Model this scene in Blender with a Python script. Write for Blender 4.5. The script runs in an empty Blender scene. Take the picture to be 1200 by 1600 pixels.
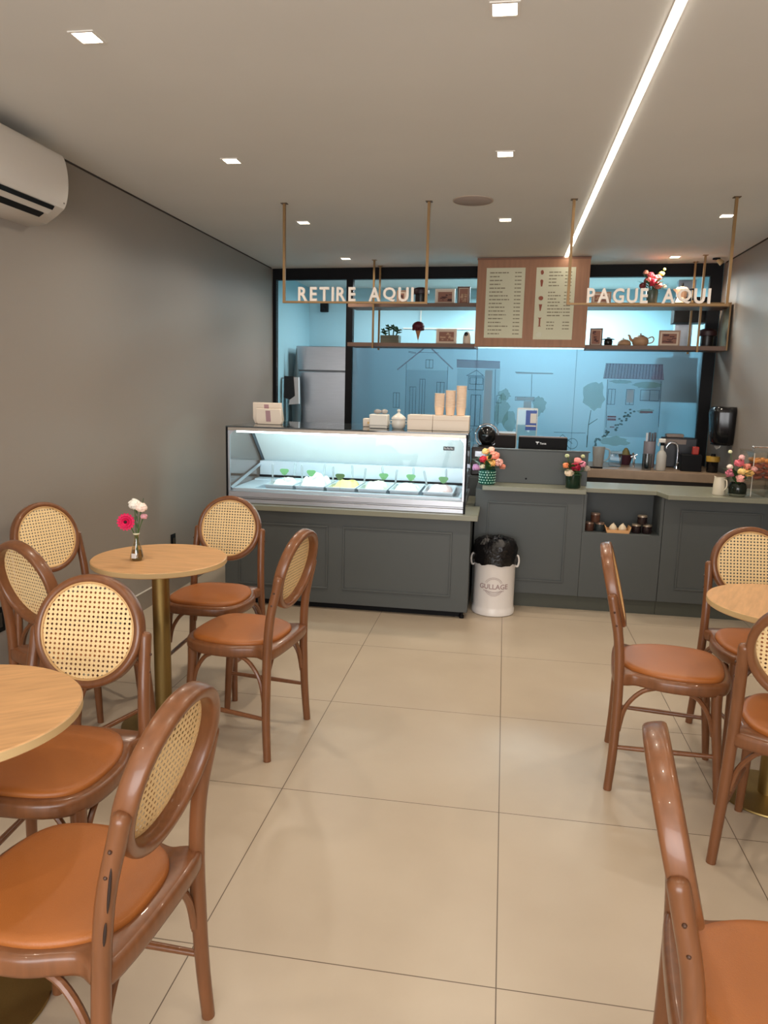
import bpy, bmesh, math, random
from mathutils import Vector, Matrix
random.seed(7)
S = bpy.context.scene
COL = S.collection
PI = math.pi

# ------------------------------------------------------------------ camera
CAM_YAW, CAM_PITCH, CAM_ROLL = -0.156280187, -0.165337206, 0.0248383675
CAM_POS = Vector((0.748774917, -1.67679577, 1.48293070))
_f = Vector((math.sin(CAM_YAW)*math.cos(CAM_PITCH), math.cos(CAM_YAW)*math.cos(CAM_PITCH), math.sin(CAM_PITCH)))
_r = Vector((math.cos(CAM_YAW), -math.sin(CAM_YAW), 0)); _u = _r.cross(_f)
_c, _s = math.cos(CAM_ROLL), math.sin(CAM_ROLL)
_R, _U = _c*_r + _s*_u, -_s*_r + _c*_u
cam = bpy.data.cameras.new('camera'); camo = bpy.data.objects.new('camera', cam); COL.objects.link(camo)
cam.sensor_fit = 'AUTO'; cam.sensor_width = 36.0; cam.lens = 1160.613/1600*36.0
cam.clip_start = 0.05; cam.clip_end = 100
camo.matrix_world = Matrix(((_R.x, _U.x, -_f.x, CAM_POS.x), (_R.y, _U.y, -_f.y, CAM_POS.y), (_R.z, _U.z, -_f.z, CAM_POS.z), (0, 0, 0, 1)))
S.camera = camo

# ------------------------------------------------------------------ exposure, world, lights
S.view_settings.view_transform = 'Standard'; S.view_settings.look = 'None'
S.view_settings.gamma = 1.0; S.view_settings.use_curve_mapping = False
S.view_settings.exposure = 0.11
W = bpy.data.worlds.new('daylight'); S.world = W; W.use_nodes = True
W.node_tree.nodes['Background'].inputs[0].default_value = (0.62, 0.76, 1.0, 1)
W.node_tree.nodes['Background'].inputs[1].default_value = 1.2

def area(name, loc, size, power, color, direction=(0, 0, -1), size_y=None, spread=PI):
    l = bpy.data.lights.new(name, 'AREA'); l.energy = power; l.color = color
    l.shape = 'RECTANGLE' if size_y else 'SQUARE'; l.size = size
    if size_y: l.size_y = size_y
    l.spread = spread
    o = bpy.data.objects.new(name, l); COL.objects.link(o); o.location = loc
    o.rotation_euler = Vector(direction).to_track_quat('-Z', 'Y').to_euler()
    return o
CEIL = 2.60
WARM = (1.0, 0.87, 0.71)
SPOT_POWER = 4.6
STOREFRONT_POWER = 174.0
area('daylight_from_shopfront', (0.5, -4.35, 1.35), 3.6, STOREFRONT_POWER, (1.0, 0.97, 0.93), (0, 1, 0.25), 2.3)
area('kitchen_ceiling_light', (1.2, 6.25, 2.5), 1.6, 88.0, (0.74, 0.94, 1.0), (0, 0, -1), 0.6)
area('kitchen_corner_light', (-0.55, 6.2, 2.5), 0.5, 11.5, (0.86, 0.95, 1.0), (0, 0, -1), 0.5)
S.cycles.max_bounces = 10; S.cycles.diffuse_bounces = 5; S.cycles.glossy_bounces = 4
S.cycles.transmission_bounces = 8; S.cycles.transparent_max_bounces = 24
S.cycles.caustics_reflective = False; S.cycles.caustics_refractive = False
S.cycles.sample_clamp_indirect = 6.0

# ------------------------------------------------------------------ materials
def lin(c):
    out = []
    for v in c[:3]:
        v /= 255.0
        out.append(v/12.92 if v <= 0.04045 else ((v+0.055)/1.055)**2.4)
    return (*out, 1.0)
_M = {}
def mat(name, rgb, rough=0.5, metal=0.0, spec=0.5, emit=None, estr=0, noise=None, bump=None, coat=0, trans=0, ior=1.45, alpha=1):
    """noise = (scale, amount, stretch) multiplies the colour with stretched procedural noise; bump = (scale, strength)"""
    if name in _M: return _M[name]
    m = bpy.data.materials.new(name); m.use_nodes = True; nt = m.node_tree; p = nt.nodes['Principled BSDF']
    p.inputs['Base Color'].default_value = lin(rgb); p.inputs['Roughness'].default_value = rough
    p.inputs['Metallic'].default_value = metal; p.inputs['Specular IOR Level'].default_value = spec
    p.inputs['Coat Weight'].default_value = coat; p.inputs['Transmission Weight'].default_value = trans; p.inputs['IOR'].default_value = ior
    p.inputs['Alpha'].default_value = alpha
    if emit:
        p.inputs['Emission Color'].default_value = lin(emit); p.inputs['Emission Strength'].default_value = estr
    if noise or bump:
        tc = nt.nodes.new('ShaderNodeTexCoord')
    if noise:
        mp = nt.nodes.new('ShaderNodeMapping'); mp.inputs['Scale'].default_value = noise[2]
        nz = nt.nodes.new('ShaderNodeTexNoise'); nz.inputs['Scale'].default_value = noise[0]; nz.inputs['Detail'].default_value = 6
        rp = nt.nodes.new('ShaderNodeMapRange'); a = noise[1]
        rp.inputs[1].default_value = 0.3; rp.inputs[2].default_value = 0.7; rp.inputs[3].default_value = 1-a; rp.inputs[4].default_value = 1+a*0.6
        mx = nt.nodes.new('ShaderNodeVectorMath'); mx.operation = 'SCALE'; mx.inputs[0].default_value = lin(rgb)[:3]
        L = nt.links.new
        L(tc.outputs['Object'], mp.inputs[0]); L(mp.outputs[0], nz.inputs['Vector']); L(nz.outputs[0], rp.inputs[0])
        L(rp.outputs[0], mx.inputs['Scale']); L(mx.outputs[0], p.inputs['Base Color'])
    if bump:
        nb = nt.nodes.new('ShaderNodeTexNoise'); nb.inputs['Scale'].default_value = bump[0]; nb.inputs['Detail'].default_value = 4
        bp = nt.nodes.new('ShaderNodeBump'); bp.inputs['Strength'].default_value = bump[1]; bp.inputs['Distance'].default_value = 0.01
        nt.links.new(tc.outputs['Object'], nb.inputs['Vector']); nt.links.new(nb.outputs[0], bp.inputs['Height']); nt.links.new(bp.outputs[0], p.inputs['Normal'])
    _M[name] = m
    return m
def emission(name, rgb, strength, sampled=True):
    if name in _M: return _M[name]
    m = bpy.data.materials.new(name); m.use_nodes = True; nt = m.node_tree
    nt.nodes.remove(nt.nodes['Principled BSDF']); e = nt.nodes.new('ShaderNodeEmission')
    e.inputs[0].default_value = lin(rgb); e.inputs[1].default_value = strength
    nt.links.new(e.outputs[0], nt.nodes['Material Output'].inputs[0])
    m.cycles.emission_sampling = 'AUTO' if sampled else 'NONE'
    _M[name] = m; return m
def thin_glass(name, tint=(255, 255, 255), refl=0.10, rough=0.02):
    if name in _M: return _M[name]
    m = bpy.data.materials.new(name); m.use_nodes = True; nt = m.node_tree
    nt.nodes.remove(nt.nodes['Principled BSDF'])
    t = nt.nodes.new('ShaderNodeBsdfTransparent'); t.inputs[0].default_value = lin(tint)
    g = nt.nodes.new('ShaderNodeBsdfGlossy'); g.inputs['Roughness'].default_value = rough
    lw = nt.nodes.new('ShaderNodeLayerWeight'); lw.inputs[0].default_value = 0.25
    ml = nt.nodes.new('ShaderNodeMath'); ml.operation = 'MULTIPLY_ADD'; ml.inputs[1].default_value = 0.5; ml.inputs[2].default_value = refl*0.5
    mx = nt.nodes.new('ShaderNodeMixShader')
    L = nt.links.new
    L(lw.outputs['Fresnel'], ml.inputs[0]); L(ml.outputs[0], mx.inputs[0]); L(t.outputs[0], mx.inputs[1]); L(g.outputs[0], mx.inputs[2])
    L(mx.outputs[0], nt.nodes['Material Output'].inputs[0])
    _M[name] = m; return m
def frosted(name, tint, haze, rough):
    m = bpy.data.materials.new(name); m.use_nodes = True; nt = m.node_tree
    nt.nodes.remove(nt.nodes['Principled BSDF'])
    tr = nt.nodes.new('ShaderNodeBsdfTranslucent'); tr.inputs[0].default_value = lin(tint)
    rf = nt.nodes.new('ShaderNodeBsdfRefraction'); rf.inputs[0].default_value = lin(tint); rf.inputs['Roughness'].default_value = rough; rf.inputs['IOR'].default_value = 1.12
    gl = nt.nodes.new('ShaderNodeBsdfGlossy'); gl.inputs['Roughness'].default_value = 0.25
    df = nt.nodes.new('ShaderNodeBsdfDiffuse'); df.inputs[0].default_value = lin((120, 170, 190))
    m0 = nt.nodes.new('ShaderNodeMixShader'); m0.inputs[0].default_value = 0.10
    m1 = nt.nodes.new('ShaderNodeMixShader'); m1.inputs[0].default_value = haze
    m2 = nt.nodes.new('ShaderNodeMixShader'); m2.inputs[0].default_value = 0.015
    L = nt.links.new
    L(rf.outputs[0], m1.inputs[1]); L(tr.outputs[0], m1.inputs[2]); L(m1.outputs[0], m0.inputs[1]); L(df.outputs[0], m0.inputs[2])
    L(m0.outputs[0], m2.inputs[1]); L(gl.outputs[0], m2.inputs[2])
    L(m2.outputs[0], nt.nodes['Material Output'].inputs[0]); return m
def tile_material():
    m = bpy.data.materials.new('porcelain_tiles'); m.use_nodes = True; nt = m.node_tree; p = nt.nodes['Principled BSDF']; L = nt.links.new
    tc = nt.nodes.new('ShaderNodeTexCoord'); sp = nt.nodes.new('ShaderNodeSeparateXYZ'); L(tc.outputs['Object'], sp.inputs[0])
    def line(out):
        a = nt.nodes.new('ShaderNodeMath'); a.operation = 'PINGPONG'; a.inputs[1].default_value = 0.4; L(out, a.inputs[0])
        b = nt.nodes.new('ShaderNodeMath'); b.operation = 'LESS_THAN'; b.inputs[1].default_value = 0.0016; L(a.outputs[0], b.inputs[0]); return b
    x, y = line(sp.outputs[0]), line(sp.outputs[1])
    mxm = nt.nodes.new('ShaderNodeMath'); mxm.operation = 'MAXIMUM'; L(x.outputs[0], mxm.inputs[0]); L(y.outputs[0], mxm.inputs[1])
    nz = nt.nodes.new('ShaderNodeTexNoise'); nz.inputs['Scale'].default_value = 2.2; nz.inputs['Detail'].default_value = 7; L(tc.outputs['Object'], nz.inputs['Vector'])
    cr = nt.nodes.new('ShaderNodeValToRGB'); cr.color_ramp.elements[0].position = .3; cr.color_ramp.elements[1].position = .7
    cr.color_ramp.elements[0].color = lin((176, 160, 140)); cr.color_ramp.elements[1].color = lin((186, 171, 151)); L(nz.outputs[0], cr.inputs[0])
    mc = nt.nodes.new('ShaderNodeMixRGB'); L(mxm.outputs[0], mc.inputs[0]); L(cr.outputs[0], mc.inputs[1]); mc.inputs[2].default_value = lin((92, 76, 60))
    L(mc.outputs[0], p.inputs['Base Color']); p.inputs['Roughness'].default_value = 0.34; p.inputs['Specular IOR Level'].default_value = 0.45
    return m
def cane_material():
    m = bpy.data.materials.new('woven_cane'); m.use_nodes = True; nt = m.node_tree; p = nt.nodes['Principled BSDF']; L = nt.links.new
    p.inputs['Roughness'].default_value = 0.55
    tc = nt.nodes.new('ShaderNodeTexCoord'); sp = nt.nodes.new('ShaderNodeSeparateXYZ'); L(tc.outputs['Object'], sp.inputs[0])
    pitch = 0.0142
    def cell(out):
        a = nt.nodes.new('ShaderNodeMath'); a.operation = 'PINGPONG'; a.inputs[1].default_value = pitch/2; L(out, a.inputs[0])
        b = nt.nodes.new('ShaderNodeMath'); b.operation = 'POWER'; b.inputs[1].default_value = 2; L(a.outputs[0], b.inputs[0]); return b
    x, z = cell(sp.outputs[0]), cell(sp.outputs[2])
    ad = nt.nodes.new('ShaderNodeMath'); L(x.outputs[0], ad.inputs[0]); L(z.outputs[0], ad.inputs[1])
    hole = nt.nodes.new('ShaderNodeMath'); hole.operation = 'GREATER_THAN'; hole.inputs[1].default_value = 0.0037**2; L(ad.outputs[0], hole.inputs[0])
    L(hole.outputs[0], p.inputs['Alpha'])
    wv = nt.nodes.new('ShaderNodeTexNoise'); wv.inputs['Scale'].default_value = 220; L(tc.outputs['Object'], wv.inputs['Vector'])
    cr = nt.nodes.new('ShaderNodeValToRGB'); cr.color_ramp.elements[0].color = lin((228, 194, 138)); cr.color_ramp.elements[1].color = lin((244, 216, 164))
    cr.color_ramp.elements[0].position = .3; cr.color_ramp.elements[1].position = .65
    L(wv.outputs[0], cr.inputs[0]); L(cr.outputs[0], p.inputs['Base Color'])
    return m

MW = mat('chair_wood', (120, 76, 47), 0.30, noise=(9, 0.16, (6, 6, 0.8)), coat=0.15)
MLEATHER = mat('tan_leather', (160, 94, 42), 0.42, noise=(6, 0.08, (1, 1, 1)), bump=(400, 0.12))
MCANE = cane_material()
MOAK = mat('oak_laminate', (206, 158, 108), 0.42, noise=(7, 0.16, (1.2, 9, 9)))
MOAKEDGE = mat('oak_edge', (196, 168, 122), 0.5)
MBRASS = mat('brushed_brass', (158, 134, 84), 0.42, 1.0, noise=(30, 0.06, (8, 8, 0.4)))
MGOLD = mat('gold_painted_metal', (136, 106, 68), 0.42, 0.4)
MGREEN = mat('grey_green_lacquer', (76, 80, 80), 0.48)
MTOP = mat('olive_grey_worktop', (130, 130, 114), 0.30)
MPLINTH = mat('dark_plinth', (72, 74, 66), 0.5)
MWALL = mat('greige_wall_paint', (149, 140, 131), 0.42, spec=0.35, bump=(60, 0.02))
MCEIL = mat('ceiling_paint', (222, 221, 216), 0.75, noise=(1.5, 0.03, (1, 1, 1)))
MBLACK = mat('black_aluminium', (13, 13, 16), 0.55, 0.0, 0.2)
MBLACKGLOSS = mat('black_gloss_plastic', (20, 20, 22), 0.15)
MWHITE = mat('white_plastic', (222, 218, 210), 0.3)
MWHITEMATT = mat('white_matt', (226, 222, 214), 0.6)
MSTEEL = mat('stainless_steel', (176, 180, 186), 0.28, 1.0, noise=(14, 0.05, (0.4, 6, 6)))
MALU = mat('satin_aluminium', (186, 188, 194), 0.35, 0.9)
MCHROME = mat('chrome', (220, 220, 224), 0.08, 1.0)
MMENUWOOD = mat('menu_board_wood', (160, 114, 84), 0.5, noise=(5, 0.14, (8, 8, 0.7)))
MPAPER = mat('menu_paper', (212, 209, 182), 0.6)
MINK = mat('menu_ink', (136, 128, 104), 0.7)
MSHELF = mat('shelf_wood', (120, 90, 74), 0.5, noise=(6, 0.15, (0.8, 8, 8)))
MGLASS = thin_glass('clear_glass', (255, 255, 255), 0.0)
MVASE = thin_glass('vase_glass', (232, 228, 204), 0.22)
MACRYL = thin_glass('acrylic', (250, 248, 244), 0.03)
MKBLUE = mat('kitchen_blue_paint', (164, 202, 212), 0.6)
MKRAFT = mat('cream_card', (236, 222, 206), 0.6)
MCUP = mat('paper_cup', (236, 208, 180), 0.6)
MCUPW = mat('paper_cup_rim', (240, 224, 206), 0.6)
MDARKGREEN = mat('dark_green_glass', (20, 44, 30), 0.12)
MSTEM = mat('stem_green', (72, 104, 52), 0.5)
MLEAF = mat('leaf_green', (56, 92, 48), 0.5)
MLED = emission('warm_led_diffuser', (255, 243, 224), 13.0)
MSPOTLED = emission('downlight_diffuser', (255, 240, 214), 14.0, sampled=False)

# ------------------------------------------------------------------ mesh builder
class MB:
    def __init__(s): s.bm = bmesh.new(); s.mi = 0
    def _tag(s, faces):
        for f in faces: f.material_index = s.mi
    def box(s, c, d, rz=0.0, rot=None):
        v = bmesh.ops.create_cube(s.bm, size=1)['verts']
        M = Matrix.Translation(c) @ (rot if rot else Matrix.Rotation(rz, 4, 'Z')) @ Matrix.Diagonal((*d, 1))
        bmesh.ops.transform(s.bm, matrix=M, verts=v); s._tag({f for q in v for f in q.link_faces}); return s
    def b2(s, x0, x1, y0, y1, z0, z1): return s.box(((x0+x1)/2, (y0+y1)/2, (z0+z1)/2), (abs(x1-x0), abs(y1-y0), abs(z1-z0)))
    def rings(s, rings, closed_ends=True, loop=False):
        vs = [[s.bm.verts.new(p) for p in r] for r in rings]; n = len(vs[0]); fs = []
        m = len(vs)
        for i in range(m if loop else m-1):
            a, b = vs[i], vs[(i+1) % m]
            for j in range(n):
                fs.append(s.bm.faces.new((a[j], a[(j+1) % n], b[(j+1) % n], b[j])))
        if closed_ends and not loop:
            fs.append(s.bm.faces.new(vs[0][::-1])); fs.append(s.bm.faces.new(vs[-1]))
        s._tag(fs); return s
    def lathe(s, prof, c=(0, 0, 0), n=24, caps=True):
        c = Vector(c)
        return s.rings([[c+Vector((r*math.cos(2*PI*k/n), r*math.sin(2*PI*k/n), z)) for k in range(n)] for r, z in prof], caps)
    def tube(s, path, rad, n=10, caps=True, sx=1.0, loop=False):
        P = [Vector(p) for p in path]; m = len(P)
        if not hasattr(rad, '__len__'): rad = [rad]*m
        rings = []; prev = None
        for i in range(m):
            t = (P[(i+1) % m]-P[i-1]) if loop else (P[min(i+1, m-1)]-P[max(i-1, 0)]); t.normalize()
            if prev is None:
                up = Vector((0, 0, 1)) if abs(t.z) < 0.9 else Vector((1, 0, 0))
                a = t.cross(up).normalized()
            else:
                a = (prev - t*prev.dot(t)).normalized()
            prev = a; b = t.cross(a)
            rings.append([P[i] + a*math.cos(2*PI*k/n)*rad[i]*sx + b*math.sin(2*PI*k/n)*rad[i] for k in range(n)])
        return s.rings(rings, caps, loop)
    def cyl(s, p0, p1, r0, r1=None, n=16): return s.tube([p0, p1], [r0, r0 if r1 is None else r1], n)
    def sph(s, c, r, sc=(1, 1, 1), n=16, m=10, rot=None):
        v = bmesh.ops.create_uvsphere(s.bm, u_segments=n, v_segments=m, radius=r)['verts']
        M = Matrix.Translation(c) @ (rot or Matrix()) @ Matrix.Diagonal((*sc, 1))
        bmesh.ops.transform(s.bm, matrix=M, verts=v); s._tag({f for q in v for f in q.link_faces}); return s
    def prism(s, pts, z0, z1, inset=0.0):
        """vertical prism of an outline; inset rounds the top and bottom edge"""
        n = len(pts); cx = sum(p[0] for p in pts)/n; cy = sum(p[1] for p in pts)/n
        def ring(k, z): return [Vector((cx+(p[0]-cx)*k, cy+(p[1]-cy)*k, z)) for p in pts]
        if inset:
            k = 1-inset/0.2; h = z1-z0; e = min(h*0.45, inset)
            R = [ring(k, z0), ring((1+k)/2+0.3*(1-k), z0+e*0.3), ring(1, z0+e), ring(1, z1-e), ring((1+k)/2+0.3*(1-k), z1-e*0.3), ring(k, z1)]
        else: R = [ring(1, z0), ring(1, z1)]
        return s.rings(R)
    def poly(s, pts):
        s._tag([s.bm.faces.new([s.bm.verts.new(p) for p in pts])]); return s
    def mesh(s, me, M=None):
        n0 = len(s.bm.faces); nv = len(s.bm.verts); s.bm.from_mesh(me); s.bm.verts.ensure_lookup_table(); s.bm.faces.ensure_lookup_table()
        if M is not None: bmesh.ops.transform(s.bm, matrix=M, verts=s.bm.verts[nv:])
        s._tag(s.bm.faces[n0:]); return s
    def obj(s, name, m, parent=None, loc=None, rz=0.0, bevel=0.0, angle=38, seg=2, weld=False):
        if weld: bmesh.ops.remove_doubles(s.bm, verts=s.bm.verts, dist=1e-5)
        bmesh.ops.recalc_face_normals(s.bm, faces=s.bm.faces)
        me = bpy.data.meshes.new(name); s.bm.to_mesh(me); s.bm.free()
        for x in (m if isinstance(m, (list, tuple)) else [m]): me.materials.append(x)
        for p in me.polygons: p.use_smooth = True
        me.set_sharp_from_angle(angle=math.radians(angle))
        o = bpy.data.objects.new(name, me); COL.objects.link(o)
        if parent: o.parent = parent
        if loc is not None: o.location = loc
        if rz: o.rotation_euler.z = rz
        if bevel:
            b = o.modifiers.new('bevel', 'BEVEL'); b.width = bevel; b.segments = seg; b.limit_method = 'ANGLE'; b.angle_limit = math.radians(40)
        return o
def tag(o, label=None, cat=None, group=None, kind=None):
    if label: o['label'] = label
    if cat: o['category'] = cat
    if group: o['group'] = group
    if kind: o['kind'] = kind
    return o
def thing(name, label, cat, loc=(0, 0, 0), rz=0.0, group=None):
    o = bpy.data.objects.new(name, None); COL.objects.link(o); o.location = loc; o.rotation_euler.z = rz; o.empty_display_size = 0.05
    return tag(o, label, cat, group)
def struct(o): o['kind'] = 'structure'; return o
def copy_tree(o, parent=None):
    c = o.copy(); COL.objects.link(c)
    if parent: c.parent = parent
    for ch in list(o.children): copy_tree(ch, c)
    return c
def dup(o, loc, rz=None, label=None, group=None):
    c = copy_tree(o); c.location = loc
    if rz is not None: c.rotation_euler.z = rz
    if label: c['label'] = label
    if group: c['group'] = group
    return c
def text_mesh(body, size, depth, bold=0.0):
    cu = bpy.data.curves.new('lettering', 'FONT'); cu.body = body; cu.size = size; cu.extrude = depth/2; cu.offset = bold; cu.resolution_u = 3
    cu.align_x = 'LEFT'
    o = bpy.data.objects.new('lettering', cu); COL.objects.link(o)
    dg = bpy.context.evaluated_depsgraph_get(); me = bpy.data.meshes.new_from_object(o.evaluated_get(dg))
    bpy.data.objects.remove(o); bpy.data.curves.remove(cu); return me
def mesh_bounds(me):
    xs = [v.co.x for v in me.vertices]; ys = [v.co.y for v in me.vertices]; return min(xs), max(xs), min(ys), max(ys)
UPRIGHT = Matrix.Rotation(PI/2, 4, 'X')      # text in the XZ plane, read from -Y
def catmull(pts, k=6, closed=True):
    n = len(pts); out = []
    for i in range(n if closed else n-1):
        p = [Vector((*pts[(i+j) % n], 0)) if closed else Vector((*pts[max(0, min(n-1, i+j))], 0)) for j in (-1, 0, 1, 2)]
        for q in range(k):
            t = q/k
            out.append(tuple((0.5*((2*p[1])+(p[2]-p[0])*t+(2*p[0]-5*p[1]+4*p[2]-p[3])*t*t+(3*p[1]-p[0]-3*p[2]+p[3])*t**3))[:2]))
    if not closed: out.append(tuple(pts[-1]))
    return out
def smooth3(pts, k=6):
    P = [Vector(p) for p in pts]; n = len(P); out = []
    for i in range(n-1):
        a, b, c, d = P[max(i-1, 0)], P[i], P[i+1], P[min(i+2, n-1)]
        for q in range(k):
            t = q/k; out.append(0.5*((2*b)+(c-a)*t+(2*a-5*b+4*c-d)*t*t+(3*b-a-3*c+d)*t**3))
    out.append(P[-1]); return out

# ------------------------------------------------------------------ room
XL, XR, YF = -1.545, 2.53, -4.5
TH = math.radians(-4.2)                       # the glazed rear partition stands slightly out of square
def bk(s, y0, z=0.0):                         # point s along the partition direction, y0 = its depth at x = 0.5
    return Vector((0.5+(s-0.5)*math.cos(TH), y0+(s-0.5)*math.sin(TH), z))
GY = 5.44
KY = 6.95                                     # rear wall of the kitchen
struct(MB().b2(XL-0.2, XR+0.2, YF, KY+0.1, -0.05, 0).obj('floor', tile_material()))
struct(MB().b2(XL-0.2, XR+0.2, YF, KY+0.1, CEIL, CEIL+0.1).obj('ceiling', MCEIL))
struct(MB().b2(XL-0.2, XL, YF, 5.58, 0, CEIL).obj('wall_left', MWALL))
struct(MB().b2(XR, XR+0.2, YF, 5.27, 0, CEIL).obj('wall_right', MWALL))
struct(MB().b2(XL-0.2, XL, 5.58, KY, 0, CEIL).obj('wall_kitchen_left', MKBLUE))
struct(MB().b2(XR, XR+0.2, 5.27, KY, 0, CEIL).obj('wall_kitchen_right', MKBLUE))
struct(MB().b2(XL-0.2, XR+0.2, KY, KY+0.1, 0, CEIL).obj('wall_back', MKBLUE))
m = MB().b2(XL-0.2, XL+0.25, YF-0.1, YF, 0, CEIL).b2(XR-0.25, XR+0.2, YF-0.1, YF, 0, CEIL).b2(XL, XR, YF-0.1, YF, 2.35, CEIL)
struct(m.obj('wall_front', MWALL))
MBASE = mat('baseboard_paint', (140, 130, 120), 0.4)
b = struct(MB().b2(XL, XL+0.012, YF, 5.5, 0, 0.118).obj('baseboard_left', MBASE))
MB().b2(XL+0.0005, XL+0.0135, YF, 5.5, 0.118, 0.122).obj('lip', mat('lip_paint', (214, 206, 196), 0.4), b)
struct(MB().b2(XR-0.012, XR, YF, 3.2, 0, 0.118).obj('baseboard_right', MBASE))
MSHADOWGAP = mat('shadow_gap', (60, 52, 46), 0.8)  # dark colour stands in for the shade inside the gap between wall and ceiling
struct(MB().b2(XL, XL+0.006, YF, 5.5, CEIL-0.008, CEIL).obj('shadow_strip_1', MSHADOWGAP))
struct(MB().b2(XR-0.006, XR, YF, 5.2, CEIL-0.008, CEIL).obj('shadow_strip_2', MSHADOWGAP))

# glazed rear partition: black frame, clear left leaf, frosted printed panes
part_ = thing('window_1', None, None, (0, 0, 0)); part_['kind'] = 'structure'
def bar(name, s0, s1, z0, z1, m=MBLACK, t=0.06, off=0.0, parent=part_):
    o = MB().box((0, 0, 0), (s1-s0, t, z1-z0)).obj(name, m, parent); o.location = bk((s0+s1)/2, GY+off, (z0+z1)/2); o.rotation_euler.z = TH; return o
bar('top_rail', -1.55, 2.53, 2.495, 2.60)
bar('left_jamb', -1.552, -1.515, 0.02, 2.495)
bar('mullion', -0.80, -0.735, 0.02, 2.495)
bar('right_jamb', 2.435, 2.53, 0.02, 2.495)
bar('bottom_rail', -1.515, 2.435, 0.0, 0.03)
bar('clear_pane', -1.515, -0.80, 0.03, 2.495, MGLASS, 0.006)
MFROST = frosted('frosted_film', (194, 208, 216), 0.26, 0.28)
bar('upper_pane', -0.735, 2.435, 1.87, 2.495, MGLASS, 0.006)
bar('frosted_pane', -0.735, 2.435, 0.03, 1.87, MFROST, 0.006)
MSEAM = mat('pane_seam', (96, 132, 148), 0.3)
for sx in (0.47, 1.37): bar('pane_seam', sx-0.002, sx+0.002, 0.03, 1.87, MSEAM, 0.008)

# painted street scene printed on the frosted panes (thin ink just in front of the film)
def inkmat(name, rgb, a):
    m = bpy.data.materials.new(name); m.use_nodes = True; nt = m.node_tree; nt.nodes.remove(nt.nodes['Principled BSDF'])
    t = nt.nodes.new('ShaderNodeBsdfTransparent'); d = nt.nodes.new('ShaderNodeBsdfDiffuse'); d.inputs[0].default_value = lin(rgb)
    tl = nt.nodes.new('ShaderNodeBsdfTranslucent'); tl.inputs[0].default_value = lin(rgb)
    ad = nt.nodes.new('ShaderNodeMixShader'); ad.inputs[0].default_value = 0.5
    mx = nt.nodes.new('ShaderNodeMixShader'); mx.inputs[0].default_value = a
    L = nt.links.new; L(d.outputs[0], ad.inputs[1]); L(tl.outputs[0], ad.inputs[2]); L(t.outputs[0], mx.inputs[1]); L(ad.outputs[0], mx.inputs[2])
    L(mx.outputs[0], nt.nodes['Material Output'].inputs[0]); return m
def mural(name, m, lines=(), polys=(), w=0.007):
    mb = MB()
    for P in lines:
        for (x0, z0), (x1, z1) in zip(P[:-1], P[1:]):
            L = math.hypot(x1-x0, z1-z0)
            if L < 1e-6: continue
            a = math.atan2(z1-z0, x1-x0)
            mb.box(((x0+x1)/2-0.5, 0, (z0+z1)/2), (L+w*0.6, 0.0006, w), rot=Matrix.Rotation(-a, 4, 'Y'))
    for P in polys:
        mb.rings([[(x-0.5, -0.0003, z) for x, z in P], [(x-0.5, 0.0003, z) for x, z in P]])
    o = mb.obj(name, m, part_); o.location = bk(0.5, GY-0.006 - 0.0012*mural.n, 0); o.rotation_euler.z = TH; mural.n += 1; return o
mural.n = 0
def rect(x0, x1, z0, z1): return [(x0, z0), (x1, z0), (x1, z1), (x0, z1)]
def rl(x0, x1, z0, z1): return [(x0, z0), (x1, z0), (x1, z1), (x0, z1), (x0, z0)]
def circ(x, z, r, n=20): return [(x+r*math.cos(2*PI*k/n), z+r*math.sin(2*PI*k/n)) for k in range(n+1)]
def blob(x, z, rx, rz_, n=22, j=0.22):
    return [(x+rx*math.cos(2*PI*k/n)*(1+random.uniform(-j, j)), z+rz_*math.sin(2*PI*k/n)*(1+random.uniform(-j, j))) for k in range(n)]
mural('printed_wash', inkmat('ink_blue_wash', (120, 166, 206), 0.12), polys=[rect(-0.20, 0.20, 0.95, 1.66), rect(0.29, 0.69, 0.95, 1.68), rect(1.65, 2.12, 1.10, 1.61), rect(0.40, 0.54, 1.0, 1.60)])
mural('printed_roof', inkmat('ink_plum', (176, 140, 184), 0.34), polys=[[(1.613, 1.618), (2.13, 1.616), (2.112, 1.747), (1.627, 1.749)], [(0.283, 1.689), (0.687, 1.684), (0.684, 1.752), (0.28, 1.764)]],
      lines=[[(-0.287, 1.66), (-0.029, 1.867), (0.029, 1.868), (0.245, 1.676)]], w=0.012)
mural('printed_roof_tile', inkmat('ink_dark_plum', (112, 84, 136), 0.34), w=0.005,
      lines=[[(1.613, 1.618), (2.13, 1.616)], [(1.627, 1.749), (2.112, 1.747)], [(0.28, 1.763), (0.684, 1.751)], [(-0.085, 1.825), (0.107, 1.823)], [(-0.182, 1.832), (-0.11, 1.822)], [(-0.182, 1.824), (-0.11, 1.812)]]
      + [[(1.63+k*0.0265, 1.622), (1.64+k*0.0260, 1.745)] for k in range(19)])
LW = []
for x0, x1, z0, z1 in [(-0.012, 0.055, 1.68, 1.757), (-0.16, -0.10, 1.24, 1.50), (-0.064, -0.014, 1.24, 1.575), (0.10, 0.17, 1.30, 1.55), (0.412, 0.533, 1.54, 1.60), (0.398, 0.542, 1.488, 1.61), (0.43, 0.52, 1.15, 1.44), (1.665, 1.726, 1.387, 1.523),
                       (1.822, 1.888, 1.39, 1.525), (1.943, 2.10, 1.43, 1.522), (0.841, 1.014, 1.40, 1.432), (-0.32, -0.26, 1.30, 1.44)]:
    LW += [rl(x0, x1, z0, z1), [((x0+x1)/2, z0), ((x0+x1)/2, z1)]]
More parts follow.
